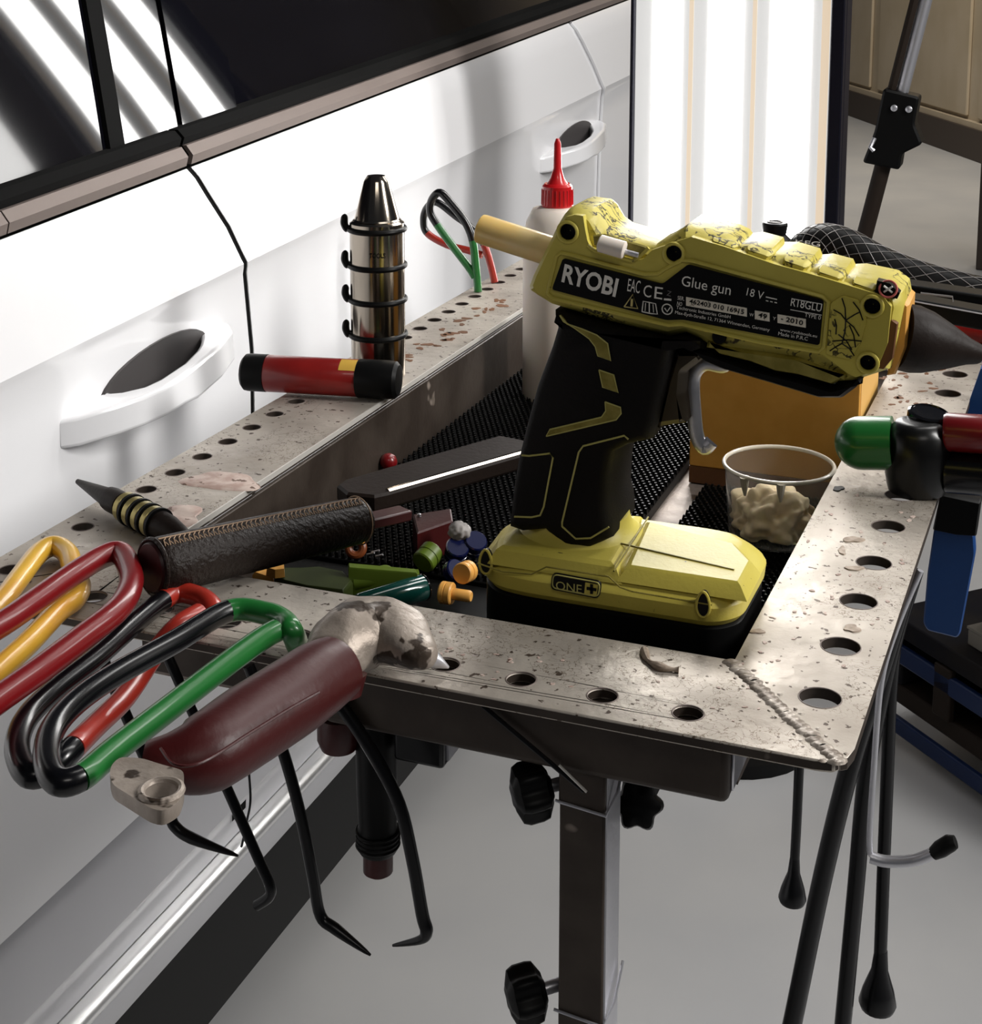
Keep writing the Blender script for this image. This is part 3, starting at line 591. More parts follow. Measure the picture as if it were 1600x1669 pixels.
# rubber grip with light piping
grip_px = [(903, 506), (909, 531), (899, 565), (875, 629), (858, 692), (846, 740), (838, 785), (832, 840), (831, 856), (856, 865), (892, 862), (905, 876), (928, 895), (964, 892), (998, 876), (997, 850), (991, 824), (994, 775), (1003, 735),
           (1024, 724), (1062, 716), (1069, 692), (1088, 608), (1097, 566), (1142, 566), (1150, 572), (1142, 556), (1119, 546), (1092, 551), (977, 524), (910, 506)]
gs = obj('grip', yslab(grip_px, FY-.002+.006, [(FY-.002, .0045), (FY+.0005, .0015), (FY+.006, 0), (BY-.008, 0), (BY-.002, .002), (BY+.001, .0045)]), 'grip', gun, ang=55)
GF = FY-.0022
for px in ([(850, 742), (862, 743), (896, 739), (901, 746), (886, 826), (880, 840), (866, 843), (838, 842)],
           [(1024, 716), (1017, 710), (950, 727), (943, 737), (916, 851), (916, 858), (938, 878), (962, 877), (992, 859)]):
    ridge('piping', px, GF, .00048, 'lime_line', gs, closed=False, n=6)
def inlay(px): return obj('lime_inlay', yslab(px, GF, [(GF-.0005, .0002), (GF+.002, 0)]), 'lime_dark', gs)
for px in ([(912, 514), (924, 528), (948, 536), (972, 546), (990, 560), (995, 588), (974, 580), (970, 565), (960, 552), (935, 534), (918, 524)], [(976, 603), (1000, 611), (1007, 640), (982, 631)], [(986, 655), (1011, 664), (1012, 674), (1004, 684), (890, 711), (896, 700), (980, 680), (987, 670)]):
    inlay(px); ridge('inlay_rim', px, GF-.0003, .00038, 'lime_line', gs, n=5)
obj('trigger', yslab(round2([(1102, 566), (1142, 566), (1152, 580), (1119, 605), (1116, 640), (1121, 687), (1069, 694), (1086, 620)], 3), FY+.015, [(FY+.010, .003), (FY+.014, 0), (BY-.014, 0), (BY-.010, .003)]), 'trigger', gun, ang=50)
# silver hook stand of the gun
wire = [(1160, 583), (1172, 578), (1182, 588), (1176, 598), (1150, 594), (1134, 604), (1127, 624), (1129, 668), (1134, 712), (1146, 732), (1158, 722)]
hk = MB(); pts = smooth([HY(x, y, FY+.022) for x, y in wire], 6); mrows = []
for i, p in enumerate(pts):
    d = (pts[min(i+1, len(pts)-1)]-pts[max(i-1, 0)]).normalized(); nrm = Vector((d.z, 0, -d.x)); mrows.append((p, nrm))
w2 = .0034
hk.grid([[p+n_*(-w2)+YV*.001, p+n_*(-w2*.6)-YV*.0006, p+n_*w2*.6-YV*.0006, p+n_*w2+YV*.001, p+n_*w2+YV*.003, p-n_*w2+YV*.003, p-n_*w2+YV*.001] for p, n_ in mrows])
obj('hook_stand', hk, 'silver', gun, ang=50)
# base shell
zb0 = HY(1130, 1022, GY).z; ze = HY(1162, 987, GY).z
bxl, bxr = HY(780, 930, GY+.02).x, HY(1212, 1000, GY+.008).x; byb = .741
foot0 = [(bxl+.003, GY+.016), (bxl+.014, GY+.003), (bxl+.03, GY), (bxr-.012, GY), (bxr-.001, GY+.012), (bxr, byb-.02), (bxr-.014, byb-.003), (bxr-.03, byb), (bxl+.03, byb), (bxl+.008, byb-.012), (bxl, byb-.03)]
foot0 = round2(foot0, .008, 4)
def ring(ins, z, shift=0): return [Vector((a, b_, z)) for a, b_ in (inset2(foot0, ins) if ins else foot0)]
obj('battery', MB().layers([ring(.003, .8012), ring(.0015, .804), ring(.0015, zb0-.001), ring(.003, zb0)]), 'black_rubber', gun, ang=40)
bs = obj('base_shell', MB().layers([ring(.0030, zb0+.0002), ring(.0004, zb0+.0034), ring(-.0004, ze-.002), ring(.0008, ze), ring(.009, ze+.0055), ring(.013, ze+.007)]), 'lime', gun, ang=28)
# upper right deck and the raised collar on the left
deck = [(951, 957), (1010, 868)]
def dk(x, y): p = HZ(x, y, ze+.0095); return (p.x, p.y)
dpx = [(a_, max(b_, GY+.006)) for a_, b_ in [dk(*p) for p in ((1006, 938), (1052, 846), (1200, 884), (1230, 915), (1206, 960), (1160, 968))]]
def dloop(l, ins, z): return [Vector((a, b_, z)) for a, b_ in (inset2(l, ins) if ins else l)]
obj('deck_panel', MB().layers([dloop(dpx, -.003, ze+.003), dloop(dpx, .001, ze+.0085), dloop(dpx, .003, ze+.0098)]), 'lime', gun, ang=28)
dl = [(a_, max(b_, GY+.0065)) for a_, b_ in [dk(*p) for p in ((800, 900), (812, 876), (860, 842), (1044, 838), (1040, 856), (1000, 926), (985, 928), (930, 918), (880, 908), (840, 904))]]
obj('collar_deck', MB().layers([dloop(dl, -.004, ze+.002), dloop(dl, .000, ze+.0082), dloop(dl, .003, ze+.0098)]), 'lime', gun, ang=28)
gc = HZ(914, 872, ze+.012); cw = []
for z, a_, b_ in ((ze+.006, .036, .035), (ze+.0095, .031, .031), (ze+.012, .028, .028), (ze+.0165, .0262, .0262), (ze+.019, .0257, .0257)):
    cw.append([Vector((gc.x+.003+a_*math.cos(t), (FY+BY)/2+b_*math.sin(t), z)) for t in [i*2*math.pi/40 for i in range(40)]])
obj('collar', MB().layers(cw), 'lime', gun, ang=45)
# grooves, badge, wells on the base face
for a, b_ in (((1000, 931), (1056, 843)), ((1012, 886), (1196, 929))):
    obj('panel_seam', MB().tube([HZ(*a, ze+.0101), HZ(*b_, ze+.0099)], .0005, 6), 'lime_dark', gun)
ridge('shell_line', [(778, 918), (820, 932), (866, 936), (890, 924), (992, 940), (1010, 957), (1030, 964), (1160, 986)], GY-.0006, .0004, 'lime_dark', gun, closed=False, n=6)
bd_px = round2([(899, 933), (980, 948), (977, 976), (897, 960)], 9)
bd = obj('badge', yslab(bd_px, GY-.001, [(GY-.0019, .0003), (GY, 0)]), 'label_black', gun)
ridge('badge_rim', round2([(901.5, 936), (977.5, 950), (974.5, 973), (899.5, 958)], 8), GY-.002, .00035, 'lime_line', bd, n=5)
text('ONE', HY(906, 960, GY-.0019), HY(948, 967, GY-.0019), 14/pxm*1.0, NY, 'lime_line', bd)
obj('badge_square', yslab([(954, 949), (975, 953), (972, 971), (952, 968)], GY-.002, [(GY-.0023, 0), (GY-.001, 0)]), 'lime', bd)
cpl = HY(964, 960, GY-.0024)
for a, b_ in ((.0024, .0007), (.0007, .0024)): obj('plus_mark', MB().box(cpl.x-a, cpl.x+a, GY-.0027, GY-.002, cpl.z-b_, cpl.z+b_), 'label_black', bd)
for x, y, Y in ((792, 918, GY+.004), (1146, 988, GY-.0002)):
    c = HY(x, y, Y); q = [c+Vector((.0032*math.cos(t), -.0006, .0052*math.sin(t)+(.002*math.sin(t)**2 if math.sin(t) > 0 else 0))) for t in [i*2*math.pi/24 for i in range(24)]]
    wl = obj('base_well', MB().layers([q, [p+Vector((0, .003, 0)) for p in q]]), 'label_black', gun); obj('well_rim', MB().tube(q+[q[0]], .0007, 6), 'lime', wl)
# nozzle
na, nb = HY(1468, 548, .70), HY(1608, 580, .715)
nd = (nb-na); obj('nozzle', MB().lathe([(.0155, 0), (.0158, .006), (.0145, nd.length*.3), (.0105, nd.length*.55), (.0062, nd.length*.78), (.0048, nd.length*.9), (.0040, nd.length*.93)], na, nd, 28), 'flat_black', gun)
obj('nozzle_tip', MB().lathe([(.0036, 0), (.0042, .003), (.0020, .014), (.0012, .02)], na+nd*.93, nd, 18), 'silver', gun)
# glue stick in the back of the gun
ga, gb = HY(781, 372, .70), HY(905, 412, .70); gdn = gb-ga
stick = obj('glue_stick', MB().lathe([(.0066, 0), (.0074, .0006), (.0076, .002), (.0076, gdn.length)], ga, gdn, 28), 'glue_amber')
tag(stick, 'translucent amber glue stick poking out of the rear of the glue gun', 'glue stick')

# ---------------- white bottle behind the gun
bc = Vector((-.3835, 1.142, .8005)); k_ = 1/((HZ(912, 640, .8)-HZ(911, 640, .8)).length)
rb = 53/k_; zsh = HY(911, 345, bc.y).z; zcap = HY(911, 308, bc.y).z; ztip = HY(911, 232, bc.y).z
bot = thing('glue_bottle', 'white squeeze bottle with red pointed nozzle cap standing behind the glue gun', 'bottle', bc)
obj('bottle_body', MB().lathe([(rb*.9, 0), (rb, .004), (rb, zsh-.8-.035), (rb*.985, zsh-.8-.022), (rb*.9, zsh-.8-.008), (rb*.72, zsh-.8+.002), (rb*.45, zsh-.8+.004)], bc, n=40), 'bottle_white', bot, ang=50)
capb = obj('cap', MB().lathe([(rb*.45, 0), (rb*.46, .001), (rb*.44, zcap-zsh-.002), (rb*.38, zcap-zsh)], (bc.x, bc.y, zsh+.0045), n=32), 'red_cap', bot)
mb = MB()
for i in range(24):
    t = i*2*math.pi/24; mb.tube([(bc.x+rb*.455*math.cos(t), bc.y+rb*.455*math.sin(t), zsh+.006), (bc.x+rb*.445*math.cos(t), bc.y+rb*.445*math.sin(t), zcap)], .0006, 5)
obj('cap_ribs', mb, 'red_cap', capb, kind='stuff')
obj('nozzle', MB().lathe([(rb*.34, 0), (rb*.2, .006), (rb*.12, .014), (rb*.10, ztip-zcap-.004), (rb*.05, ztip-zcap)], (bc.x, bc.y, zcap+.003), n=24), 'red_cap', bot)
# ---------------- orange bin behind the gun
YB_ = 1.005; xl = HY(1124, 700, YB_).x; xr = HY(1402, 640, YB_).x; zt_ = HY(1300, 575, YB_).z
bn = thing('storage_bin', 'orange plastic bin standing in the tray behind the glue gun', 'bin', ((xl+xr)/2, YB_+.04, .8005))
zbb = HY(1123, 757, YB_).z
obj('front_wall', MB().box(xl, xr, YB_, YB_+.003, .8132, zt_), 'orange_box', bn, bevel=.001)
obj('side_wall', MB().plate([(xr-.0026, YB_+.0032, .8132), (xr-.0026, YB_+.10, .8132), (xr-.0026, YB_+.10, HY(1438, 590, YB_+.10).z+.0), (xr-.0026, YB_+.0032, zt_-.012)], [], (.0028, 0, 0)), 'box_edge', bn)
obj('side_wall', MB().box(xl, xl+.003, YB_+.0032, YB_+.10, .8132, zt_), 'orange_box', bn)
obj('back_wall', MB().box(xl+.0032, xr-.003, YB_+.097, YB_+.10, .8132, zt_), 'orange_box', bn)
obj('bin_base', MB().box(xl, xr-.0028, YB_, YB_+.10, .8010, .813), 'brown_stain', bn)
# ---------------- plastic cup with filler
cc_ = HZ(1270, 893, .813); cc_ = Vector((cc_.x, cc_.y, .8145)); kk = 1/((HZ(1271, 760, .865)-HZ(1270, 760, .865)).length)
# rim ellipse centre (1270,760): solve rim height on the same vertical
zr = .8600; ctop = HZ(1269, 757, zr); RR = min(.0344, -.129+.022*(ctop.y-.6)-ctop.x-.0006)
cc_ = ctop
cx_, cy_ = (cc_.x+ctop.x)/2, cc_.y; 
cup = thing('plastic_cup', 'clear plastic cup holding cream filler between the gun base and the orange bin', 'cup', (ctop.x, cy_, .8145))
prof = [(.0001, .0005), (RR*.86, .0005), (RR*.89, .003), (RR*.985, zr-.8145)]
inner = [(RR*.985-.0007, zr-.8145), (RR*.88, .0036), (RR*.85, .0014), (.0001, .0014)]
obj('cup_wall', MB().lathe(prof+inner, (ctop.x, cy_, .8145), n=48, cap=False), 'cup', cup, ang=50)
obj('rim', MB().torus((ctop.x, cy_, zr), ZV, RR-.0002, .0013, 56, 10), 'cup_rim', cup)
for t in (-2.05, -1.35):
    p = Vector((ctop.x+RR*.985*math.cos(t), cy_+RR*.985*math.sin(t), zr)); q = Vector((ctop.x+RR*.955*math.cos(t), cy_+RR*.955*math.sin(t), zr-.012)); obj('drip', MB().tube([p, p.lerp(q, .5), q], [.0030, .0022, .0008], 10), 'cup_rim', cup)
pt = MB(); bm = bmesh.new(); bmesh.ops.create_icosphere(bm, subdivisions=5, radius=1)
from mathutils import noise as _n
for v in bm.verts:
    d = v.co.copy(); k = 1+.30*_n.noise(d*2.1+Vector((3, 1, 0)))+.16*_n.noise(d*5+Vector((9, 0, 2)))+.06*abs(_n.noise(d*11))
    v.co = Vector((d.x*k*RR*.72, d.y*k*RR*.62, max(-.3, d.z)*k*.021))
pt.v = [tuple(v.co+Vector((ctop.x-RR*.10, cy_-RR*.02, .8245))) for v in bm.verts]; pt.f = [tuple(v.index for v in f.verts) for f in bm.faces]; bm.free()
pt.v = [(x, y, max(z, .8163)) for x, y, z in pt.v]
po = obj('filler_lump', pt, 'putty', ang=80); tag(po, 'lump of cream filler paste inside the clear plastic cup', 'filler')

# ---------------- bristle mats in the tray
def bmat(name, x0, x1, y0, y1, label, hgt=.0035, step=.0044):
    root = thing(name, label, 'mat', ((x0+x1)/2, (y0+y1)/2, .8)); obj('mat_base', MB().box(x0, x1, y0, y1, .8003, .8085), 'black_rubber', root, bevel=.001)
    mb = MB(); nx = int((x1-x0)/step); ny = int((y1-y0)/step)
    for i in range(nx):
        for j in range(ny):
            x = x0+step*(i+.5+(.5 if j % 2 else 0)*.9); y = y0+step*(j+.5)
            if x > x1-.001: continue
            r = .0014; mb.add([(x-r, y-r, .8083), (x+r, y-r, .8083), (x+r, y+r, .8083), (x-r, y+r, .8083), (x-r*.5, y-r*.5, .8083+hgt), (x+r*.5, y-r*.5, .8083+hgt), (x+r*.5, y+r*.5, .8083+hgt), (x-r*.5, y+r*.5, .8083+hgt)],
                              [(0, 1, 5, 4), (1, 2, 6, 5), (2, 3, 7, 6), (3, 0, 4, 7), (4, 5, 6, 7)])
    obj('bristles', mb, 'black_rubber', root, ang=30, kind='stuff', fix=False); return root
bmat('bristle_mat', -.435, -.245, .78, 1.335, 'black bristle rubber mat on the tray floor behind the grip')
bmat('bristle_mat', -.222, -.135, .765, .985, 'black bristle rubber mat under the clear plastic cup')
obj('added_tray_dark_sheet', MB().box(-.4395, -.246, .636, .779, .8003, .806), 'black_rubber', st, bevel=.001)  # black sheet added to make this part of the tray floor dark
# ================================================================ TOOLS ON THE BAR BY THE CAR
# chrome knock-down stack
sx, sy = -.469, .984; zs = lambda y: HY(617, y, sy-.016).z
R_ = .0200
ck = thing('knockdown_stack', 'metal cylinder stack with black rings and cone top on the bar by the car', 'tool', (sx, sy, T+.0008))
b0 = T+.0008; ys = [554, 496, 440, 380]; zz = [zs(y) for y in ys]; lo = b0
for i, z in enumerate(zz):
    obj('cylinder_section', MB().lathe([(R_-.0008, 0), (R_, .0008), (R_, z-lo-.0018), (R_-.0012, z-lo-.0008)], (sx, sy, lo), n=48), 'gun_metal', ck, ang=30)
    rg = obj('rubber_ring', MB().torus((sx, sy, z), ZV, R_+.0002, .0021, 44, 10), 'black_rubber', ck)
    obj('ring_tail', MB().tube(smooth([(sx-R_*.80-.002, sy-R_*.55, z-.001), (sx-R_*.86-.0042, sy-R_*.5, z+.004), (sx-R_*.86-.0035, sy-R_*.5, z+.011)]), [.0020, .0023, .0026, .0027, .0027, .0027, .0028, .0028, .0027, .0026, .0024, .0018, .0008], 8), 'black_rubber', rg)
    lo = z+.0006
zc_, zt__ = zs(372), HY(615, 293, sy).z
obj('collar', MB().lathe([(R_-.002, 0), (R_, .001), (R_, zc_-lo+.001), (R_-.003, zc_-lo+.003)], (sx, sy, lo), n=48), 'gun_metal', ck, ang=30)
obj('cone', MB().lathe([(R_-.0022, 0), (R_-.0035, .001), (.0092, zt__-zc_-.004), (.0080, zt__-zc_-.002), (.0066, zt__-zc_)], (sx, sy, zc_+.003), n=40), 'gun_metal', ck, ang=30)
NV = (CAM-Vector((sx, sy, .95))); NV.z = 0; NV.normalize(); TV = Vector((-NV.y, NV.x, 0))
pz = zs(420); cpt = Vector((sx, sy, pz))+NV*(R_+.0001); text('TOOLS', cpt-TV*.006, cpt+TV*.006, .0034, NV, 'label_black', ck, bold=.01)
# red torch lying across the bar
ta, tb = HZ(397, 606, .8742), HZ(650, 620, .8742); td = tb-ta; L = td.length; r = .0134
to = thing('torch', 'red and black cylindrical torch lying across the bar in front of the metal stack', 'torch', ta)
obj('end_cap', MB().lathe([(r*.8, 0), (r*.97, .002), (r, .005), (r, L*.155)], ta, td, 36), 'black_rubber', to)
obj('body', MB().lathe([(r*.96, L*.155), (r*.985, L*.16), (r*.985, L*.74), (r*.96, L*.745)], ta, td, 36), 'torch_red', to)
obj('head', MB().lathe([(r*1.0, L*.745), (r*1.02, L*.75), (r*1.02, L*.93), (r*.98, L*.98), (r*.8, L), (r*.6, L+.0004)], ta, td, 36), 'black_rubber', to)
tdn = td.normalized(); q_ = []
tn_ = ZV.cross(tdn).normalized()
if tn_.dot(CAM-ta) < 0: tn_ = -tn_
for u in [L*.64+L*.11*i/5 for i in range(6)]:
    q_.append([ta+tdn*u+(ZV*math.sin(a)+tn_*math.cos(a))*(r*.992) for a in [math.radians(88-50*j/6) for j in range(7)]])
obj('sticker', MB().grid(q_), 'yellow_tag', to)
# pointed tool with gold rings
qa, qb = HZ(125, 784, .8700), HZ(292, 872, .8675); qd = qb-qa; L = qd.length
pt_ = thing('pointed_punch', 'black pointed punch with brass rings lying across the corner of the bar by the car', 'punch', qa)
u = lambda f: L*f
obj('tip', MB().lathe([(0.00075, 0), (0.00150, .001), (0.00525, u(.30)), (0.00575, u(.33)), (0.00650, u(.335)), (0.00700, u(.37)), (0.00700, u(.47))], qa, qd, 26), 'flat_black', pt_)
for i in range(4):
    f = .49+.085*i; obj('brass_ring', MB().lathe([(0.00750, u(f)), (0.00850, u(f+.01)), (0.00850, u(f+.045)), (0.00750, u(f+.055))], qa, qd, 26), 'gold', pt_)
    obj('rubber_ring', MB().lathe([(0.00750, u(f+.054)), (0.00912, u(f+.058)), (0.00912, u(f+.078)), (0.00750, u(f+.084))], qa, qd, 26), 'black_rubber', pt_)
obj('shank', MB().lathe([(0.00775, u(.825)), (0.00750, u(.9)), (0.00562, u(1.)), (0.00375, u(1.06))], qa, qd, 24), 'flat_black', pt_)
# ---------------- far loop handles in the bar
def dip_loop(name, label, px, plane, rad, split, mats, cat='pull rod', closed=False, group=None, tip=None, k=6, base=None):
    P = smooth([plane(*q) for q in px], k); root = thing(name, label, cat, base or P[0], group)
    s = [0]+[i*k for i in split]+[len(P)-1]
    for i, mt in enumerate(mats):
        seg = P[s[i]:s[i+1]+1]
        if len(seg) < 2: continue
        n = len(seg); rr = [rad]*n
        obj('loop_handle', MB().tube(seg, rr, 16), mt, root, ang=60, label={'green_dip': 'green dipped length', 'black_dip': 'black dipped length', 'red_bright': 'red dipped length', 'red_dip': None, 'yellow_dip': None}.get(mt))
    return root
pl1 = lambda Y: (lambda x, y: HY(x, y, Y))
hb = HZ(779, 476, T)
dip_loop('loop_handle_rod', 'green and black loop handle standing in the bar left of the glue stick', [(779, 475), (775, 430), (770, 392), (758, 362), (735, 332), (717, 314), (704, 325), (701, 345), (712, 366), (738, 402), (764, 436), (774, 452)], pl1(hb.y), .0037, [2, 8], ['green_dip', 'black_dip', 'green_dip'], base=hb)
hb2 = HZ(806, 461, T)
dip_loop('loop_handle_rod', 'red and black loop handle standing behind the green and black one', [(806, 460), (799, 430), (788, 398), (768, 372), (742, 352), (712, 330), (696, 338), (690, 358), (696, 380), (728, 399), (762, 408), (786, 416)], pl1(hb2.y), .0035, [2, 8], ['red_bright', 'black_dip', 'red_bright'], base=hb2)
# ================================================================ LEATHER SLAPPER
la, lb = HZ(247, 925, .8785), HZ(592, 846, .868); ld = (lb-la).normalized(); LL = (lb-la).length
sl_ = thing('leather_slapper', 'long black slapper tool with stitched leather handle lying across the tray', 'hammer', la)
axs = [la+ld*(LL*t) for t in (0, .012, .05, .2, .5, .8, .95, .985, 1)]; rr = [k*1.12 for k in (.0110, .0128, .0134, .0134, .0130, .0124, .0120, .0112, .009)]
obj('leather_handle', MB().tube(axs, rr, 34, sy=.92), 'leather', sl_, ang=60)
obj('end_disc', MB().lathe([(.0123, 0), (.0115, .0012), (.0002, .0016)], la, -ld, 32), 'leather_end', sl_)
obj('end_rim', MB().torus(la+ld*.001, ld, .0135, .0012, 36, 8), 'leather', sl_)
side = ld.cross(ZV).normalized()
if side.dot(CAM-la) < 0: side = -side
mb = MB(); ns = 44
def hp(t, ang): rr_ = .0150+(.0137-.0150)*t; return la+ld*(LL*(.03+.94*t))+(side*math.cos(ang)+ZV*math.sin(ang)*.92)*(rr_+.0002)
for i in range(ns):
    t0 = i/ns; mb.tube([hp(t0, math.radians(62)), hp(t0+.012, math.radians(78)), hp(t0+.03, math.radians(86))], .00030, 5); mb.tube([hp(t0+.015, math.radians(63)), hp(t0+.012, math.radians(72))], .0003, 5)
obj('stitching', mb, 'stitch', sl_, kind='stuff')
obj('seam_thread', MB().tube([hp(i/30, math.radians(88)) for i in range(31)], .0004, 6), 'stitch', sl_)
obj('end_stitch', MB().torus(lb-ld*.004, ld, .0130, .0004, 36, 6), 'stitch', sl_)
hz_ = .868
obj('blade', zslab([(549, 790), (561, 781), (768, 722), (814, 709), (850, 716), (880, 724), (868, 738), (846, 742), (633, 803), (610, 808), (565, 803)], hz_, [(hz_-.010, .001), (hz_-.0085, 0), (hz_-.0015, 0), (hz_, .0014)]), 'flat_black', sl_, ang=25)
obj('blade_highlight', MB().tube([HZ(632, 803, hz_-.0016)+Vector((0, -.0006, 0)), HZ(852, 740, hz_-.0016)+Vector((0, -.0006, 0))], .0028, 10), 'gun_metal', sl_, label='highlight along the front edge of the blade, modelled in metal')  # bright tube standing in for the highlight on the blade's front edge
obj('tang', MB().box(-.006, .03, -.006, .006, -.005, .001, Matrix.Translation(lb)@ld.to_track_quat('X', 'Z').to_matrix().to_4x4()), 'leather_end', sl_, bevel=.001)
# ================================================================ FRONT LOOP HANDLES AND THEIR HOOKS
def hz(z): return lambda x, y, zz=None: HZ(x, y, zz or z)
YR = .5855
def rod(root, px, Y, rad, taper=None, k=5):
    P = smooth([HY(x, y, Y) for x, y in px], k); n = len(P); rs = [rad]*n
    if taper:
        for i in range(n):
            t = (i-(n-1-taper*k))/(taper*k)
            if t > 0: rs[i] = rad*(1-.8*t**1.3)
    o = obj('hook_rod', MB().tube(P, rs, 12), 'black_steel', root, ang=60); return P
r1 = dip_loop('pull_rod', 'yellow loop handled rod lying over the left end of the front bar', [(-70, 1060), (0, 983), (30, 944), (62, 903), (88, 890), (110, 902), (118, 925), (130, 955), (120, 978), (94, 997), (47, 1047), (-10, 1100), (-60, 1150)], hz(.8665), .0054, [], ['yellow_dip'], base=HZ(118, 925, .862))
rod(r1, [(150, 1010), (172, 1085), (205, 1165), (245, 1255), (276, 1328), (286, 1348), (312, 1366), (388, 1395)], YR, .0029, 1)
r2 = dip_loop('pull_rod', 'dark red loop handled rod beside the leather handle end', [(-110, 1085), (0, 1019), (62, 976), (125, 932), (170, 906), (196, 902), (210, 925), (213, 955), (190, 995), (125, 1046), (62, 1094), (0, 1138), (-70, 1190)], hz(.8785), .0058, [], ['red_dip'], base=HZ(205, 930, .862))
rod(r2, [(255, 1030), (280, 1085), (312, 1157), (372, 1290), (420, 1398), (440, 1444), (438, 1462), (418, 1476)], YR, .0026)
r3 = dip_loop('pull_rod', 'loop handled rod with bright red back end and black front, second from the red knife', [(352, 1004, .864), (342, 985), (322, 972), (292, 966), (266, 978), (219, 1016), (156, 1072), (80, 1132), (40, 1176), (28, 1222), (46, 1262), (80, 1256), (118, 1220, .869), (156, 1182, .861), (205, 1134, .856), (250, 1068, .857), (290, 1022, .866), (325, 1000)], hz(.8665), .0050, [4, 12], ['red_bright', 'black_dip', 'red_bright'], base=HZ(330, 985, .862))
rod(r3, [(405, 1085), (432, 1150), (462, 1228), (490, 1330), (510, 1430), (522, 1492), (548, 1515), (604, 1557)], YR, .0028, 1)
r4 = dip_loop('pull_rod', 'green and black loop handled rod next to the red knife', [(484, 1050, .864), (476, 1030), (462, 1012), (435, 1000), (372, 996), (281, 1048), (187, 1100), (125, 1143), (86, 1188), (76, 1235), (92, 1272), (130, 1268), (187, 1222), (281, 1150), (375, 1078), (425, 1042), (450, 1028)], hz(.8755), .0052, [4, 11], ['green_dip', 'black_dip', 'green_dip'], base=HZ(470, 1030, .862))
rod(r4, [(520, 1110), (566, 1165), (610, 1232), (650, 1310), (672, 1400), (688, 1490), (695, 1518), (684, 1532), (640, 1541)], .572, .0030, 2)
wr = obj('wire', MB().tube(smooth([HY(x, y, .60) for x, y in ((400, 1200), (406, 1264), (408, 1306), (403, 1335), (395, 1374), (393, 1380))]), .0006, 6), 'black_steel'); tag(wr, 'very thin black wire hanging between the two left hooks', 'wire')
# ================================================================ RED KNIFE
kz = .8768
kn = thing('utility_knife', 'dark red handled utility knife with worn metal ends over the front bar', 'knife', HZ(620, 1050, kz))
hp_ = [(238, 1244), (282, 1242), (335, 1228), (405, 1182), (470, 1140), (515, 1108), (548, 1088)]
hr = [.0085, .0118, .0156, .0167, .0167, .0162, .0145]
P = smooth([HZ(x, y, kz) for x, y in hp_], 5); R2 = []
for i in range(len(P)): t = i/5; a = int(min(t, len(hr)-2)); R2.append(hr[a]+(hr[a+1]-hr[a])*(t-a))
hdl = obj('handle', MB().tube(P, R2, 26, sy=.92), 'red_handle', kn, ang=60)
obj('handle_seam', MB().tube(smooth([HZ(x, y+6, kz+.0142) for x, y in ((262, 1214), (285, 1240), (330, 1236), (405, 1190), (470, 1150), (520, 1122))]), .0006, 6), 'red_handle', hdl)
obj('lower_grip', MB().tube([HZ(552, 1105, kz-.004), HZ(556, 1138, kz-.012)], [.012, .0085], 20), 'red_handle', kn)
eh = HZ(261, 1293, kz)
ep = [(183, 1262), (196, 1250), (232, 1252), (262, 1262), (300, 1272), (300, 1300), (292, 1325), (266, 1340), (246, 1335), (184, 1296), (179, 1276)]
zt = kz+.0075; top = round2([(HZ(x, y, zt-.004).x, HZ(x, y, zt-.004).y) for x, y in ep], .003, 3); hc = HZ(263, 1290, zt)
endp = obj('end_plate', MB().plate([Vector((a, b_, zt-.0055)) for a, b_ in top], [circ((hc.x, hc.y, zt-.0055), .0058, XV, YV, 24)], (0, 0, .0055)), 'cast_metal', kn, bevel=.0012)
obj('eyelet', MB().torus((hc.x, hc.y, zt+.0002), ZV, .0070, .0014, 30, 8), 'cast_metal', endp)
mh = [(538, 1075), (560, 1052), (592, 1032), (625, 1030), (655, 1046), (682, 1064), (700, 1074)]; mr = [.0120, .0165, .0182, .0172, .0140, .0092, .0050]
P = smooth([HZ(x, y, kz+.001) for x, y in mh], 5); R2 = []
for i in range(len(P)): t = i/5; a = int(min(t, len(mr)-2)); R2.append(mr[a]+(mr[a+1]-mr[a])*(t-a))
mb = MB().tube(P, R2, 30, sy=.82)
mb.v = [tuple(Vector(v)+Vector(v).normalized()*0+Vector((_n.noise(Vector(v)*90), _n.noise(Vector(v)*90+Vector((5, 5, 5))), _n.noise(Vector(v)*70)))*.0016) for v in mb.v]
mb.v = [(x, y, max(z, .8606)) if y > YF0 else (x, y, z) for x, y, z in mb.v]
obj('metal_head', mb, 'cast_metal', kn, ang=70)
ta_, tb_ = HZ(697, 1070, .868), HZ(731, 1088, .8625)
obj('blade_tip', MB().lathe([(.0042, 0), (.0040, .003), (.0006, (tb_-ta_).length)], ta_, tb_-ta_, 16), 'silver', kn)
# ================================================================ HANGING GRIP UNDER THE FRONT BAR
GYY = .602; ga_, gb_ = HY(612, 1175, GYY), HY(616, 1386, GYY)
hg = thing('hanging_grip', 'black rubber grip with a dark red end hanging below the front bar behind the hooks', 'handle', ga_)
gl = (gb_-ga_).length; gr = .0097
obj('grip', MB().lathe([(gr*.9, -.004), (gr, .0), (gr*1.01, gl*.5), (gr*.95, gl*.8), (gr*1.06, gl*.86), (gr*1.06, gl*.96), (gr*.9, gl)], ga_, gb_-ga_, 32), 'black_rubber', hg)
for i in range(4): obj('grip_ridge', MB().torus(ga_.lerp(gb_, .84+.035*i), gb_-ga_, gr*1.05, .0007, 32, 6), 'black_rubber', hg)
e_ = HY(616, 1424, GYY); obj('end_cap', MB().lathe([(gr*.72, -.002), (gr*.74, .001), (gr*.74, (e_-gb_).length*.85), (gr*.5, (e_-gb_).length)], gb_, e_-gb_, 28), 'red_handle', hg)
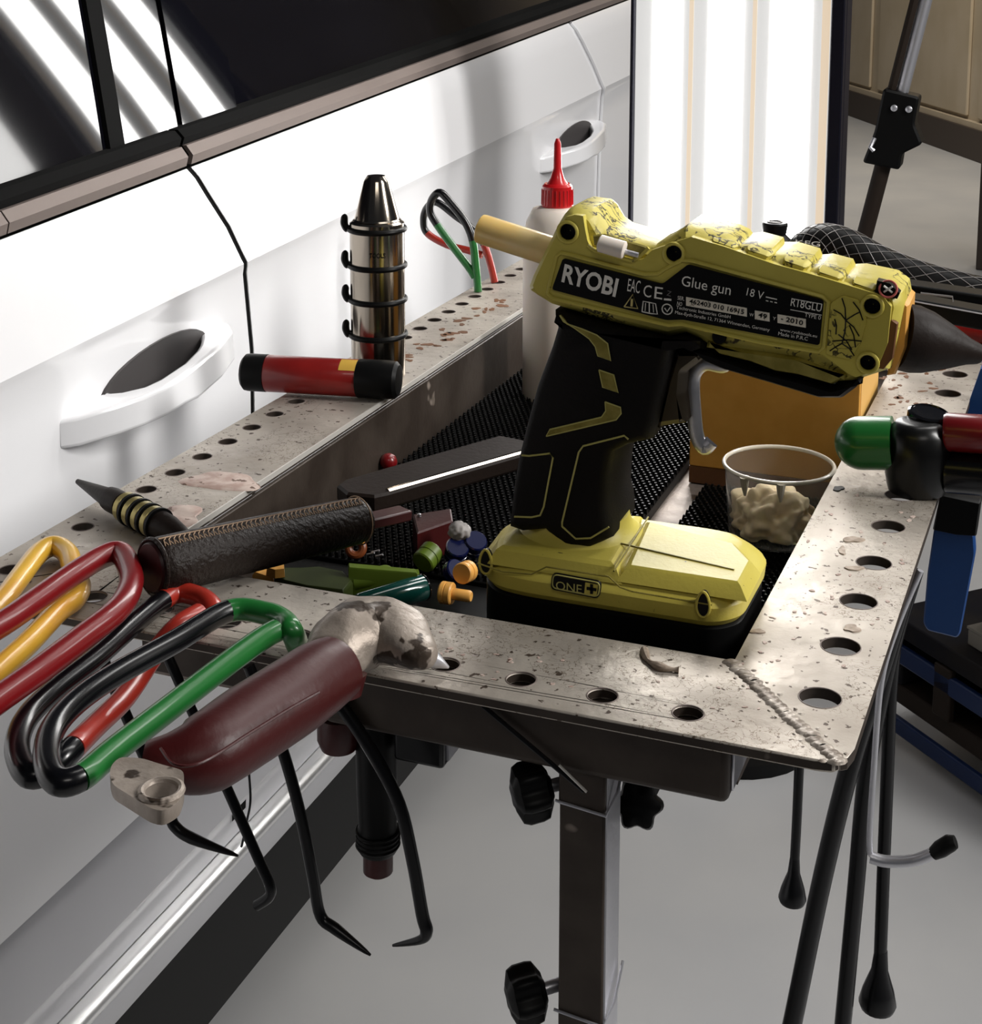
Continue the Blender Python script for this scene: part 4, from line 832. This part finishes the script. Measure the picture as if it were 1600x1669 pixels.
obj('thumb_stub', MB().lathe([(.0098, 0), (.0103, .004), (.0103, .012), (.0085, .0165), (.004, .018)], HY(552, 1165, GYY-.006), HY(552, 1225, GYY-.006)-HY(552, 1165, GYY-.006), 26), 'red_handle', hg)
obj('mount_arm', MB().tube([HY(552, 1178, GYY-.006), HY(612, 1190, GYY)], .005, 12), 'black_rubber', hg)
# ================================================================ TRAY CONTENTS
def at(x, y, z): return HZ(x, y, z)
def q4(d): return Vector(d).to_track_quat('Z', 'Y').to_matrix().to_4x4()
a, b = at(560, 945, .824), at(447, 934, .826)
w1 = thing('wedge', 'dark olive plastic wedge with an orange tip in the front left of the tray', 'wedge', a)
obj('body', zslab([(447, 926), (452, 924), (490, 924), (520, 922), (560, 930), (575, 945), (560, 962), (500, 955), (447, 942)], .826, [(.8065, .002), (.812, 0), (.824, 0), (.826, .001)]), 'tab_dark_green', w1, bevel=.0008)
obj('tip', zslab([(411, 932), (430, 925), (446, 927), (446, 942), (428, 938)], .827, [(.816, .002), (.818, .0), (.825, 0), (.827, .001)]), 'tab_orange', w1)
o = obj('tab', zslab([(433, 925), (463, 914), (464, 927), (448, 929)], .832, [(.827, 0), (.832, .0004)]), 'tab_orange'); tag(o, 'small orange triangular chip behind the olive wedge tip', 'glue tab')
gt = thing('glue_tab', 'bright green plastic bracket tab lying at the front of the tray beside the teal tube', 'glue tab', at(620, 945, .81))
obj('flange', zslab([(567, 917), (678, 927), (680, 934), (568, 925)], .832, [(.816, 0), (.831, 0), (.832, .0005)]), 'tab_green', gt)
obj('stem', MB().tube([at(580, 948, .822), at(615, 944, .824)], .0055, 18), 'tab_green', gt)
obj('dome', MB().lathe([(.001, -.002), (.0075, 0), (.0078, .003), (.005, .007), (.001, .009)], at(625, 945, .818), (.4, -.3, .9), 22), 'tab_green', gt)
obj('arm', MB().tube([at(640, 944, .822), at(682, 940, .824)], .0042, 12), 'tab_green', gt)
a, b = at(585, 990, .8225), at(690, 957, .8225); tt = thing('tube', 'glossy teal tube lying against the front bar inside the tray', 'tube', a)
obj('tube_body', MB().lathe([(.0068, 0), (.0074, .001), (.0074, (b-a).length-.002), (.0070, (b-a).length)], a, b-a, 28), 'tab_teal', tt); obj('end_ring', MB().torus(b, b-a, .0066, .0009, 28, 8), 'black_gloss', tt)
def puck(label, ca, cb, r, mt, stemr=None, stem=None):
    d = cb-ca; L = d.length; root = thing('glue_tab', label, 'glue tab', ca)
    obj('head', MB().lathe([(r*.9, 0), (r, .0008), (r, L*.4), (r*.94, L*.42), (r*.94, L*.5), (r, L*.52), (r, L-.0008), (r*.9, L)], ca, d, 26), mt, root)
    if stem: obj('stem', MB().lathe([(stemr, 0), (stemr, stem), (stemr*.8, stem+.001)], cb, d, 16), mt, root)
    return root
puck('lime green ribbed cylinder tab in the tray behind the bracket tab', at(688, 918, .818), at(706, 897, .822), .0072, 'tab_green')
puck('mustard orange bolt shaped tab left of the gun base near the front bar', at(718, 965, .816), at(738, 968, .816), .0063, 'tab_orange', .0033, .010)
puck('amber orange tab pressed against the left end of the gun base', at(752, 935, .826), at(764, 930, .824), .0060, 'tab_orange')
og = thing('ring_tab', 'small burnt orange ring tab standing near the leather handle', 'glue tab', at(580, 893, .816)); oc = at(580, 893, .822)
obj('ring', MB().torus(oc, (.3, -.8, .4), .0042, .0024, 26, 10), 'brown_tab', og); obj('wing', MB().box(-.001, .001, -.0015, .0015, 0, .006, Matrix.Translation(oc+Vector((.0042, 0, .003)))), 'tab_orange', og)
puck('dark blue tab in front of the white ball', at(742, 905, .818), at(746, 890, .826), .0070, 'tab_blue'); puck('dark blue tab touching the gun base beside the white ball', at(770, 895, .820), at(776, 880, .828), .0068, 'tab_blue')
puck('dark blue tab lowest of the three near the amber tab', at(735, 935, .814), at(745, 928, .818), .0068, 'tab_blue')
bm = bmesh.new(); bmesh.ops.create_icosphere(bm, subdivisions=4, radius=1); bc_ = at(748, 866, .832); mb = MB()
mb.v = [tuple(bc_+Vector((v.co.x*.0068, v.co.y*.0060, v.co.z*.0058))*1+v.co*_n.noise(v.co*2.5)*.0012) for v in bm.verts]; mb.f = [tuple(v.index for v in f.verts) for f in bm.faces]; bm.free()
o = obj('plastic_ball', mb, 'tab_white', ang=80); tag(o, 'rough whitish ball behind the blue tabs beside the gun base', 'ball')
rb_ = thing('red_block', 'dark red square block half hidden under the slapper blade', 'block', at(690, 850, .812)); obj('block', zslab([(672, 838), (735, 828), (738, 848), (680, 868)], .830, [(.8088, .001), (.810, 0), (.829, 0), (.830, .001)]), 'red_handle', rb_); obj('pin', MB().lathe([(.0012, 0), (.0012, .0016), (.0006, .002)], at(683, 842, .830), ZV, 10), 'silver', rb_)
for x, y, lb_ in ((602, 748, 'dark red bead by the bar wall at the left'), (633, 753, 'shiny red bead by the bar wall at the right')):
    o = obj('bead', MB().lathe([(.0006, -.0062), (.0035, -.0052), (.0058, -.002), (.0062, .0005), (.0052, .0036), (.003, .0056), (.0006, .0062)], at(x, y, .8185), (.2, -.3, .9), 22), 'red_dip', ang=70); tag(o, lb_, 'bead')
for i, (x, y) in enumerate(((604, 902), (612, 898), (618, 905))):
    o = obj('pin', MB().tube([at(x-6, y+2, .822), at(x+6, y-1, .824)], .0006, 8), 'silver'); tag(o, ('leftmost of the three tiny silver pins in the tray', 'middle of the three tiny silver pins in the tray', 'rightmost and lowest of the three tiny silver pins in the tray')[i], 'pin', 'loose silver pins')
# ================================================================ T HANDLE TOOL ON THE RIGHT BAR
hbp = HZ(1493, 800, T); hbY = hbp.y
thn = thing('t_handle_tool', 'tool with black hub and green and red grips standing on the right bar', 'tool', (hbp.x, hbp.y, T+.0003))
hr_ = 50/((HZ(1494, 760, T)-HZ(1493, 760, T)).length**-1); ztop = HY(1493, 690, hbY).z
hh = ztop-T
obj('hub', MB().lathe([(hr_*.86, .0005), (hr_*.92, .004), (hr_*.98, hh*.25), (hr_, hh*.6), (hr_*.93, hh*.88), (hr_*.7, hh*1.02), (hr_*.5, hh*1.05)], (hbp.x, hbp.y, T), n=40), 'black_hub', thn)
tcp = HZ(1514, 673, T+hh*1.1); obj('hub_button', MB().lathe([(hr_*.66, -.008), (hr_*.66, .001), (hr_*.58, .002), (hr_*.56, .0012), (hr_*.3, .001)], tcp-Vector((0, 0, .001)), (.12, -.1, 1), 32), 'black_gloss', thn)
def hyb(x, y): return HY(x, y, hbY)
gc0, gc1 = hyb(1404, 722), hyb(1455, 722); gd = gc1-gc0; gr_ = .0158
obj('green_grip', MB().lathe([(.0005, -gr_)]+[(gr_*math.cos(t), -gr_*math.sin(t)) for t in [math.radians(80-10*i) for i in range(9)]]+[(gr_, gd.length)], gc0, gd, 36), 'green_dip', thn, ang=60)
rc0, rc1 = hyb(1541, 704), hyb(1680, 712); obj('red_grip', MB().lathe([(.0100, -.001), (.0112, .001), (.0112, (rc1-rc0).length), (.009, (rc1-rc0).length+.004)], rc0, rc1-rc0, 32), 'red_dip', thn)
o = obj('shaft', MB().lathe([(.012, 0), (.0125, .002), (.0125, .06)], hyb(1540, 768), hyb(1640, 776)-hyb(1540, 768), 28), 'black_dip', thn)
# ================================================================ MESH SLEEVED TORCH, KNOB, FLAT BARS, RED HANDLE BEHIND THE GUN
TY = 1.375
hsP = smooth([HY(x, y, TY) for x, y in ((1292, 436), (1312, 412), (1340, 397), (1376, 404), (1430, 432), (1500, 458), (1580, 478), (1680, 500))], 8)
mt_ = thing('mesh_sleeved_torch', 'black torch in a diamond mesh sleeve lying at the back right of the stand', 'torch', HY(1300, 440, TY))
n = len(hsP); rad = [.0165+.0015*min(1, i/10)-.004*max(0, (i-30)/n) for i in range(n)]
obj('body', MB().tube(hsP[5:], rad[5:], 34), 'black_rubber', mt_, ang=60)
hd = (hsP[0]-hsP[5]).normalized(); obj('head_collar', MB().lathe([(.0185, 0), (.0215, .004), (.0222, .012), (.0215, .020), (.0185, .0215), (.0002, .0216)], hsP[7], hd, 40), 'black_steel', mt_)
cc2 = hsP[7]+hd*.009; nv2 = (CAM-cc2).normalized(); tv2 = nv2.cross(hd).normalized()
text('KFG', HY(1296, 398, TY-.023), HY(1336, 402, TY-.023), .0042, (CAM-HY(1310, 400, TY)).normalized(), 'label_print', mt_)
fr_ = []; up_ = Vector((0, 0, 1)); mb = MB()
for i in range(n):
    d = (hsP[min(i+1, n-1)]-hsP[max(i-1, 0)]).normalized(); up_ = (up_-d*up_.dot(d)).normalized(); fr_.append((up_.copy(), d.cross(up_)))
for k in range(10):
    for s in (-1, 1):
        pp = []
        for i in range(6, n): a = s*(i*.17)+k*2*math.pi/10; u_, v_ = fr_[i]; pp.append(hsP[i]+(u_*math.sin(a)+v_*math.cos(a))*(rad[i]+.0003))
        mb.tube(pp, .00035, 5)
obj('mesh_sleeve', mb, 'mesh_line', mt_, kind='stuff', fix=False)
kc = HY(1262, 382, TY+.005); kb = thing('knob', 'round black knob on a short stem beside the mesh sleeved torch', 'knob', (kc.x, kc.y, T))
obj('stem', MB().lathe([(.006, 0), (.006, kc.z-T-.006)], (kc.x, kc.y, T+.0002), n=20), 'black_rubber', kb)
obj('cap', MB().lathe([(.0155, 0), (.0150, .004), (.0105, .008), (.0115, .014), (.0120, .018), (.0110, .0195), (.0002, .0196)], (kc.x, kc.y, kc.z-.008), n=36), 'black_rubber', kb)
obj('cap_ring', MB().torus((kc.x, kc.y, kc.z+.0118), ZV, .0062, .0009, 28, 8), 'mesh_line', kb)
FBY = 1.20
for i, (pa, pb, lb_) in enumerate((((1440, 488), (1700, 536), 'flat black bar tool with a modelled edge highlight lying behind the gun nozzle'), ((1400, 462), (1720, 508), 'upper flat black bar tool lying under the mesh sleeved torch'))):
    a, b = HY(*pa, FBY+.045*i), HY(*pb, FBY+.045*i); bt = thing('bar_tool', lb_, 'tool', a)
    m4 = Matrix.Translation(a)@(b-a).to_track_quat('X', 'Z').to_matrix().to_4x4(); Lb = (b-a).length
    obj('bar', MB().box(0, Lb, -.012, .012, -.0075, .0075, m4), 'black_rubber', bt, bevel=.002)
    if i == 0:
        obj('edge_glint', MB().tube([a+Vector((0, -.0128, .006)), b+Vector((0, -.0128, .006))], .0006, 6), 'silver', bt)  # pale tube drawn as the thin highlight on the bar's edge
        obj('bracket', MB().tube([HY(1500, 478, FBY-.013), HY(1552, 484, FBY-.013), HY(1552, 492, FBY-.013)], .0009, 6), 'mesh_line', bt)
rh = thing('red_handle_tool', 'dark red handle lying on the right bar beyond the gun nozzle', 'handle', HY(1560, 545, 1.22))
a, b = HY(1548, 536, 1.24), HY(1680, 556, 1.24); obj('handle', MB().lathe([(.008, 0), (.0095, .002), (.0095, (b-a).length)], a, b-a, 26), 'torch_red', rh); obj('ferrule', MB().lathe([(.007, 0), (.008, .001), (.008, .016)], a-(b-a).normalized()*.016, b-a, 24), 'silver', rh)
# ================================================================ RODS HANGING AT THE RIGHT
def hang(name, label, px, Y, rad, mt='black_steel', foot=None, cat='rod'):
    P = smooth([HY(x, y, Y) for x, y in px], 6); root = thing(name, label, cat, P[0]); obj('shaft', MB().tube(P, rad, 12), mt, root, ang=60)
    if foot:
        d = (P[-1]-P[-3]).normalized(); obj('flared_foot', MB().lathe([(rad, -.014*foot), (rad*1.3, -.008*foot), (rad*2.4, -.002*foot), (rad*2.9, .002*foot), (rad*2.6, .0035*foot)], P[-1]-d*.002, d, 20), mt, root, ang=60)
    return root
hang('pry_rod', 'short thin black rod with flared tip hanging from the corner hole', [(1307, 1155), (1302, 1250), (1297, 1360), (1291, 1462)], .612, .0021, foot=1.2)
hang('pry_rod', 'long black rod slanting down to the left, leftmost below the right bar', [(1478, 950), (1440, 1075), (1384, 1252), (1338, 1440), (1290, 1672), (1250, 1850)], .80, .0055)
hang('pry_rod', 'long straight black rod hanging between the slanting rod and the chrome rod', [(1490, 930), (1452, 1060), (1413, 1252), (1394, 1450), (1373, 1672), (1355, 1850)], .84, .0050)
cr = hang('hooked_rod', 'thin chrome rod bent forward at the bottom with a black rubber tip', [(1500, 930), (1462, 1020), (1436, 1110), (1424, 1250), (1417, 1370), (1424, 1396), (1460, 1403), (1506, 1399), (1530, 1388)], .78, .0017, 'silver')
obj('hook_sleeve', MB().tube(smooth([HY(x, y, .78) for x, y in ((1418, 1397), (1445, 1404), (1490, 1402), (1528, 1387))]), .0032, 12), 'silver', cr)
obj('rubber_tip', MB().tube([HY(x, y, .78) for x, y in ((1520, 1392), (1532, 1384), (1548, 1374), (1557, 1372))], [.0034, .0046, .0046, .0034], 14), 'black_rubber', cr)
hang('pry_rod', 'black rod with wide flared foot hanging at the far right', [(1468, 960), (1452, 1110), (1446, 1250), (1440, 1400), (1434, 1560), (1430, 1628)], .86, .0039, foot=2.2)
# blue hanging handle
bh = thing('blue_pry_tool', 'flat blue plastic tool with black top hanging outside the right bar', 'tool', HY(1550, 870, .93))
obj('blue_blade', yslab(round2([(1523, 856), (1588, 868), (1590, 900), (1566, 1028), (1560, 1036), (1512, 1024), (1505, 1012), (1512, 930)], 5), .93, [(.926, .001), (.927, 0), (.935, 0), (.936, .001)]), 'blue_plastic', bh)
obj('black_top', yslab(round2([(1534, 798), (1600, 812), (1592, 868), (1560, 866), (1521, 858)], 4), .93, [(.922, .001), (.924, 0), (.938, 0), (.940, .001)]), 'black_rubber', bh)
b2 = obj('blue_strap', yslab([(1598, 600), (1640, 600), (1640, 680), (1570, 680)], 1.08, [(1.078, 0), (1.088, 0)]), 'blue_plastic'); tag(b2, 'blue plastic edge beside the far part of the right bar', 'panel')
# ================================================================ CART IN THE BACKGROUND
ca, cb_ = Vector((-.2028, 2.1845, 0)), Vector((-.0631, 2.0462, 0)); ux = (cb_-ca).normalized(); vy = Vector((-ux.y, ux.x, 0))
if vy.y < 0: vy = -vy
ct = thing('workshop_cart', 'low dark workshop cart with blue rails carrying boxes behind the right bar', 'cart', ca)
M4 = Matrix(((ux.x, vy.x, 0, ca.x), (ux.y, vy.y, 0, ca.y), (0, 0, 1, 0), (0, 0, 0, 1)))
zT = .17
def cbx(nm, x0, x1, y0, y1, z0, z1, mt, par=ct, lab_=None, bev=.003): return obj(nm, MB().box(x0, x1, y0, y1, z0, z1, M4), mt, par, bevel=bev, label=lab_)
cbx('bottom_shelf', 0, .95, 0, .5, .06, .09, 'cart_brown'); cbx('rail', -.004, .95, -.012, -.001, .02, .045, 'cart_blue', lab_='blue lower rail'); cbx('back_panel', 0, .95, .48, .5, .09, zT, 'cart_dark')
cbx('side_panel', 0, .02, .0, .48, .09, zT, 'cart_dark'); cbx('divider', .50, .52, 0, .479, .0905, zT-.0005, 'cart_dark'); cbx('top', -.01, .96, -.01, .51, zT, zT+.03, 'cart_dark')
cbx('upright', .10, .135, -.012, .0, .09, zT-.002, 'cart_brown'); cbx('rail', -.004, .95, -.012, -.001, zT-.04, zT-.012, 'cart_blue', lab_='blue upper rail')
for x_, z_, w_, h_, m_, l_ in ((.13, .2005, .30, .028, 'cart_cream', 'flat cream box lying on top of the low dark cart'), (.17, .0915, .30, .06, 'cart_dark', 'dark box inside the low cart below the cream box'), (.16, .2295, .40, .30, 'cart_dark', 'tall dark box standing on the flat cream box')):
    bt = thing('carton', l_, 'box', M4@Vector((x_, .03, z_))); obj('carton_body', MB().box(x_, x_+w_, .02, .3, z_+.0003, z_+h_-.004, M4), m_, bt, bevel=.002); obj('lid', MB().box(x_-.001, x_+w_+.001, .019, .301, z_+h_-.0038, z_+h_-.0003, M4), m_, bt)
# dark upright at the far right edge
a = HZ(1592, 440, 0); 
up = obj('upright_post', MB().box(a.x-.005, a.x+.25, a.y, a.y+.1, 0.0, HY(1592, 265, a.y).z+.0), 'dark_base', bevel=.004); tag(up, 'dark upright post standing on the floor at the far right edge', 'post')
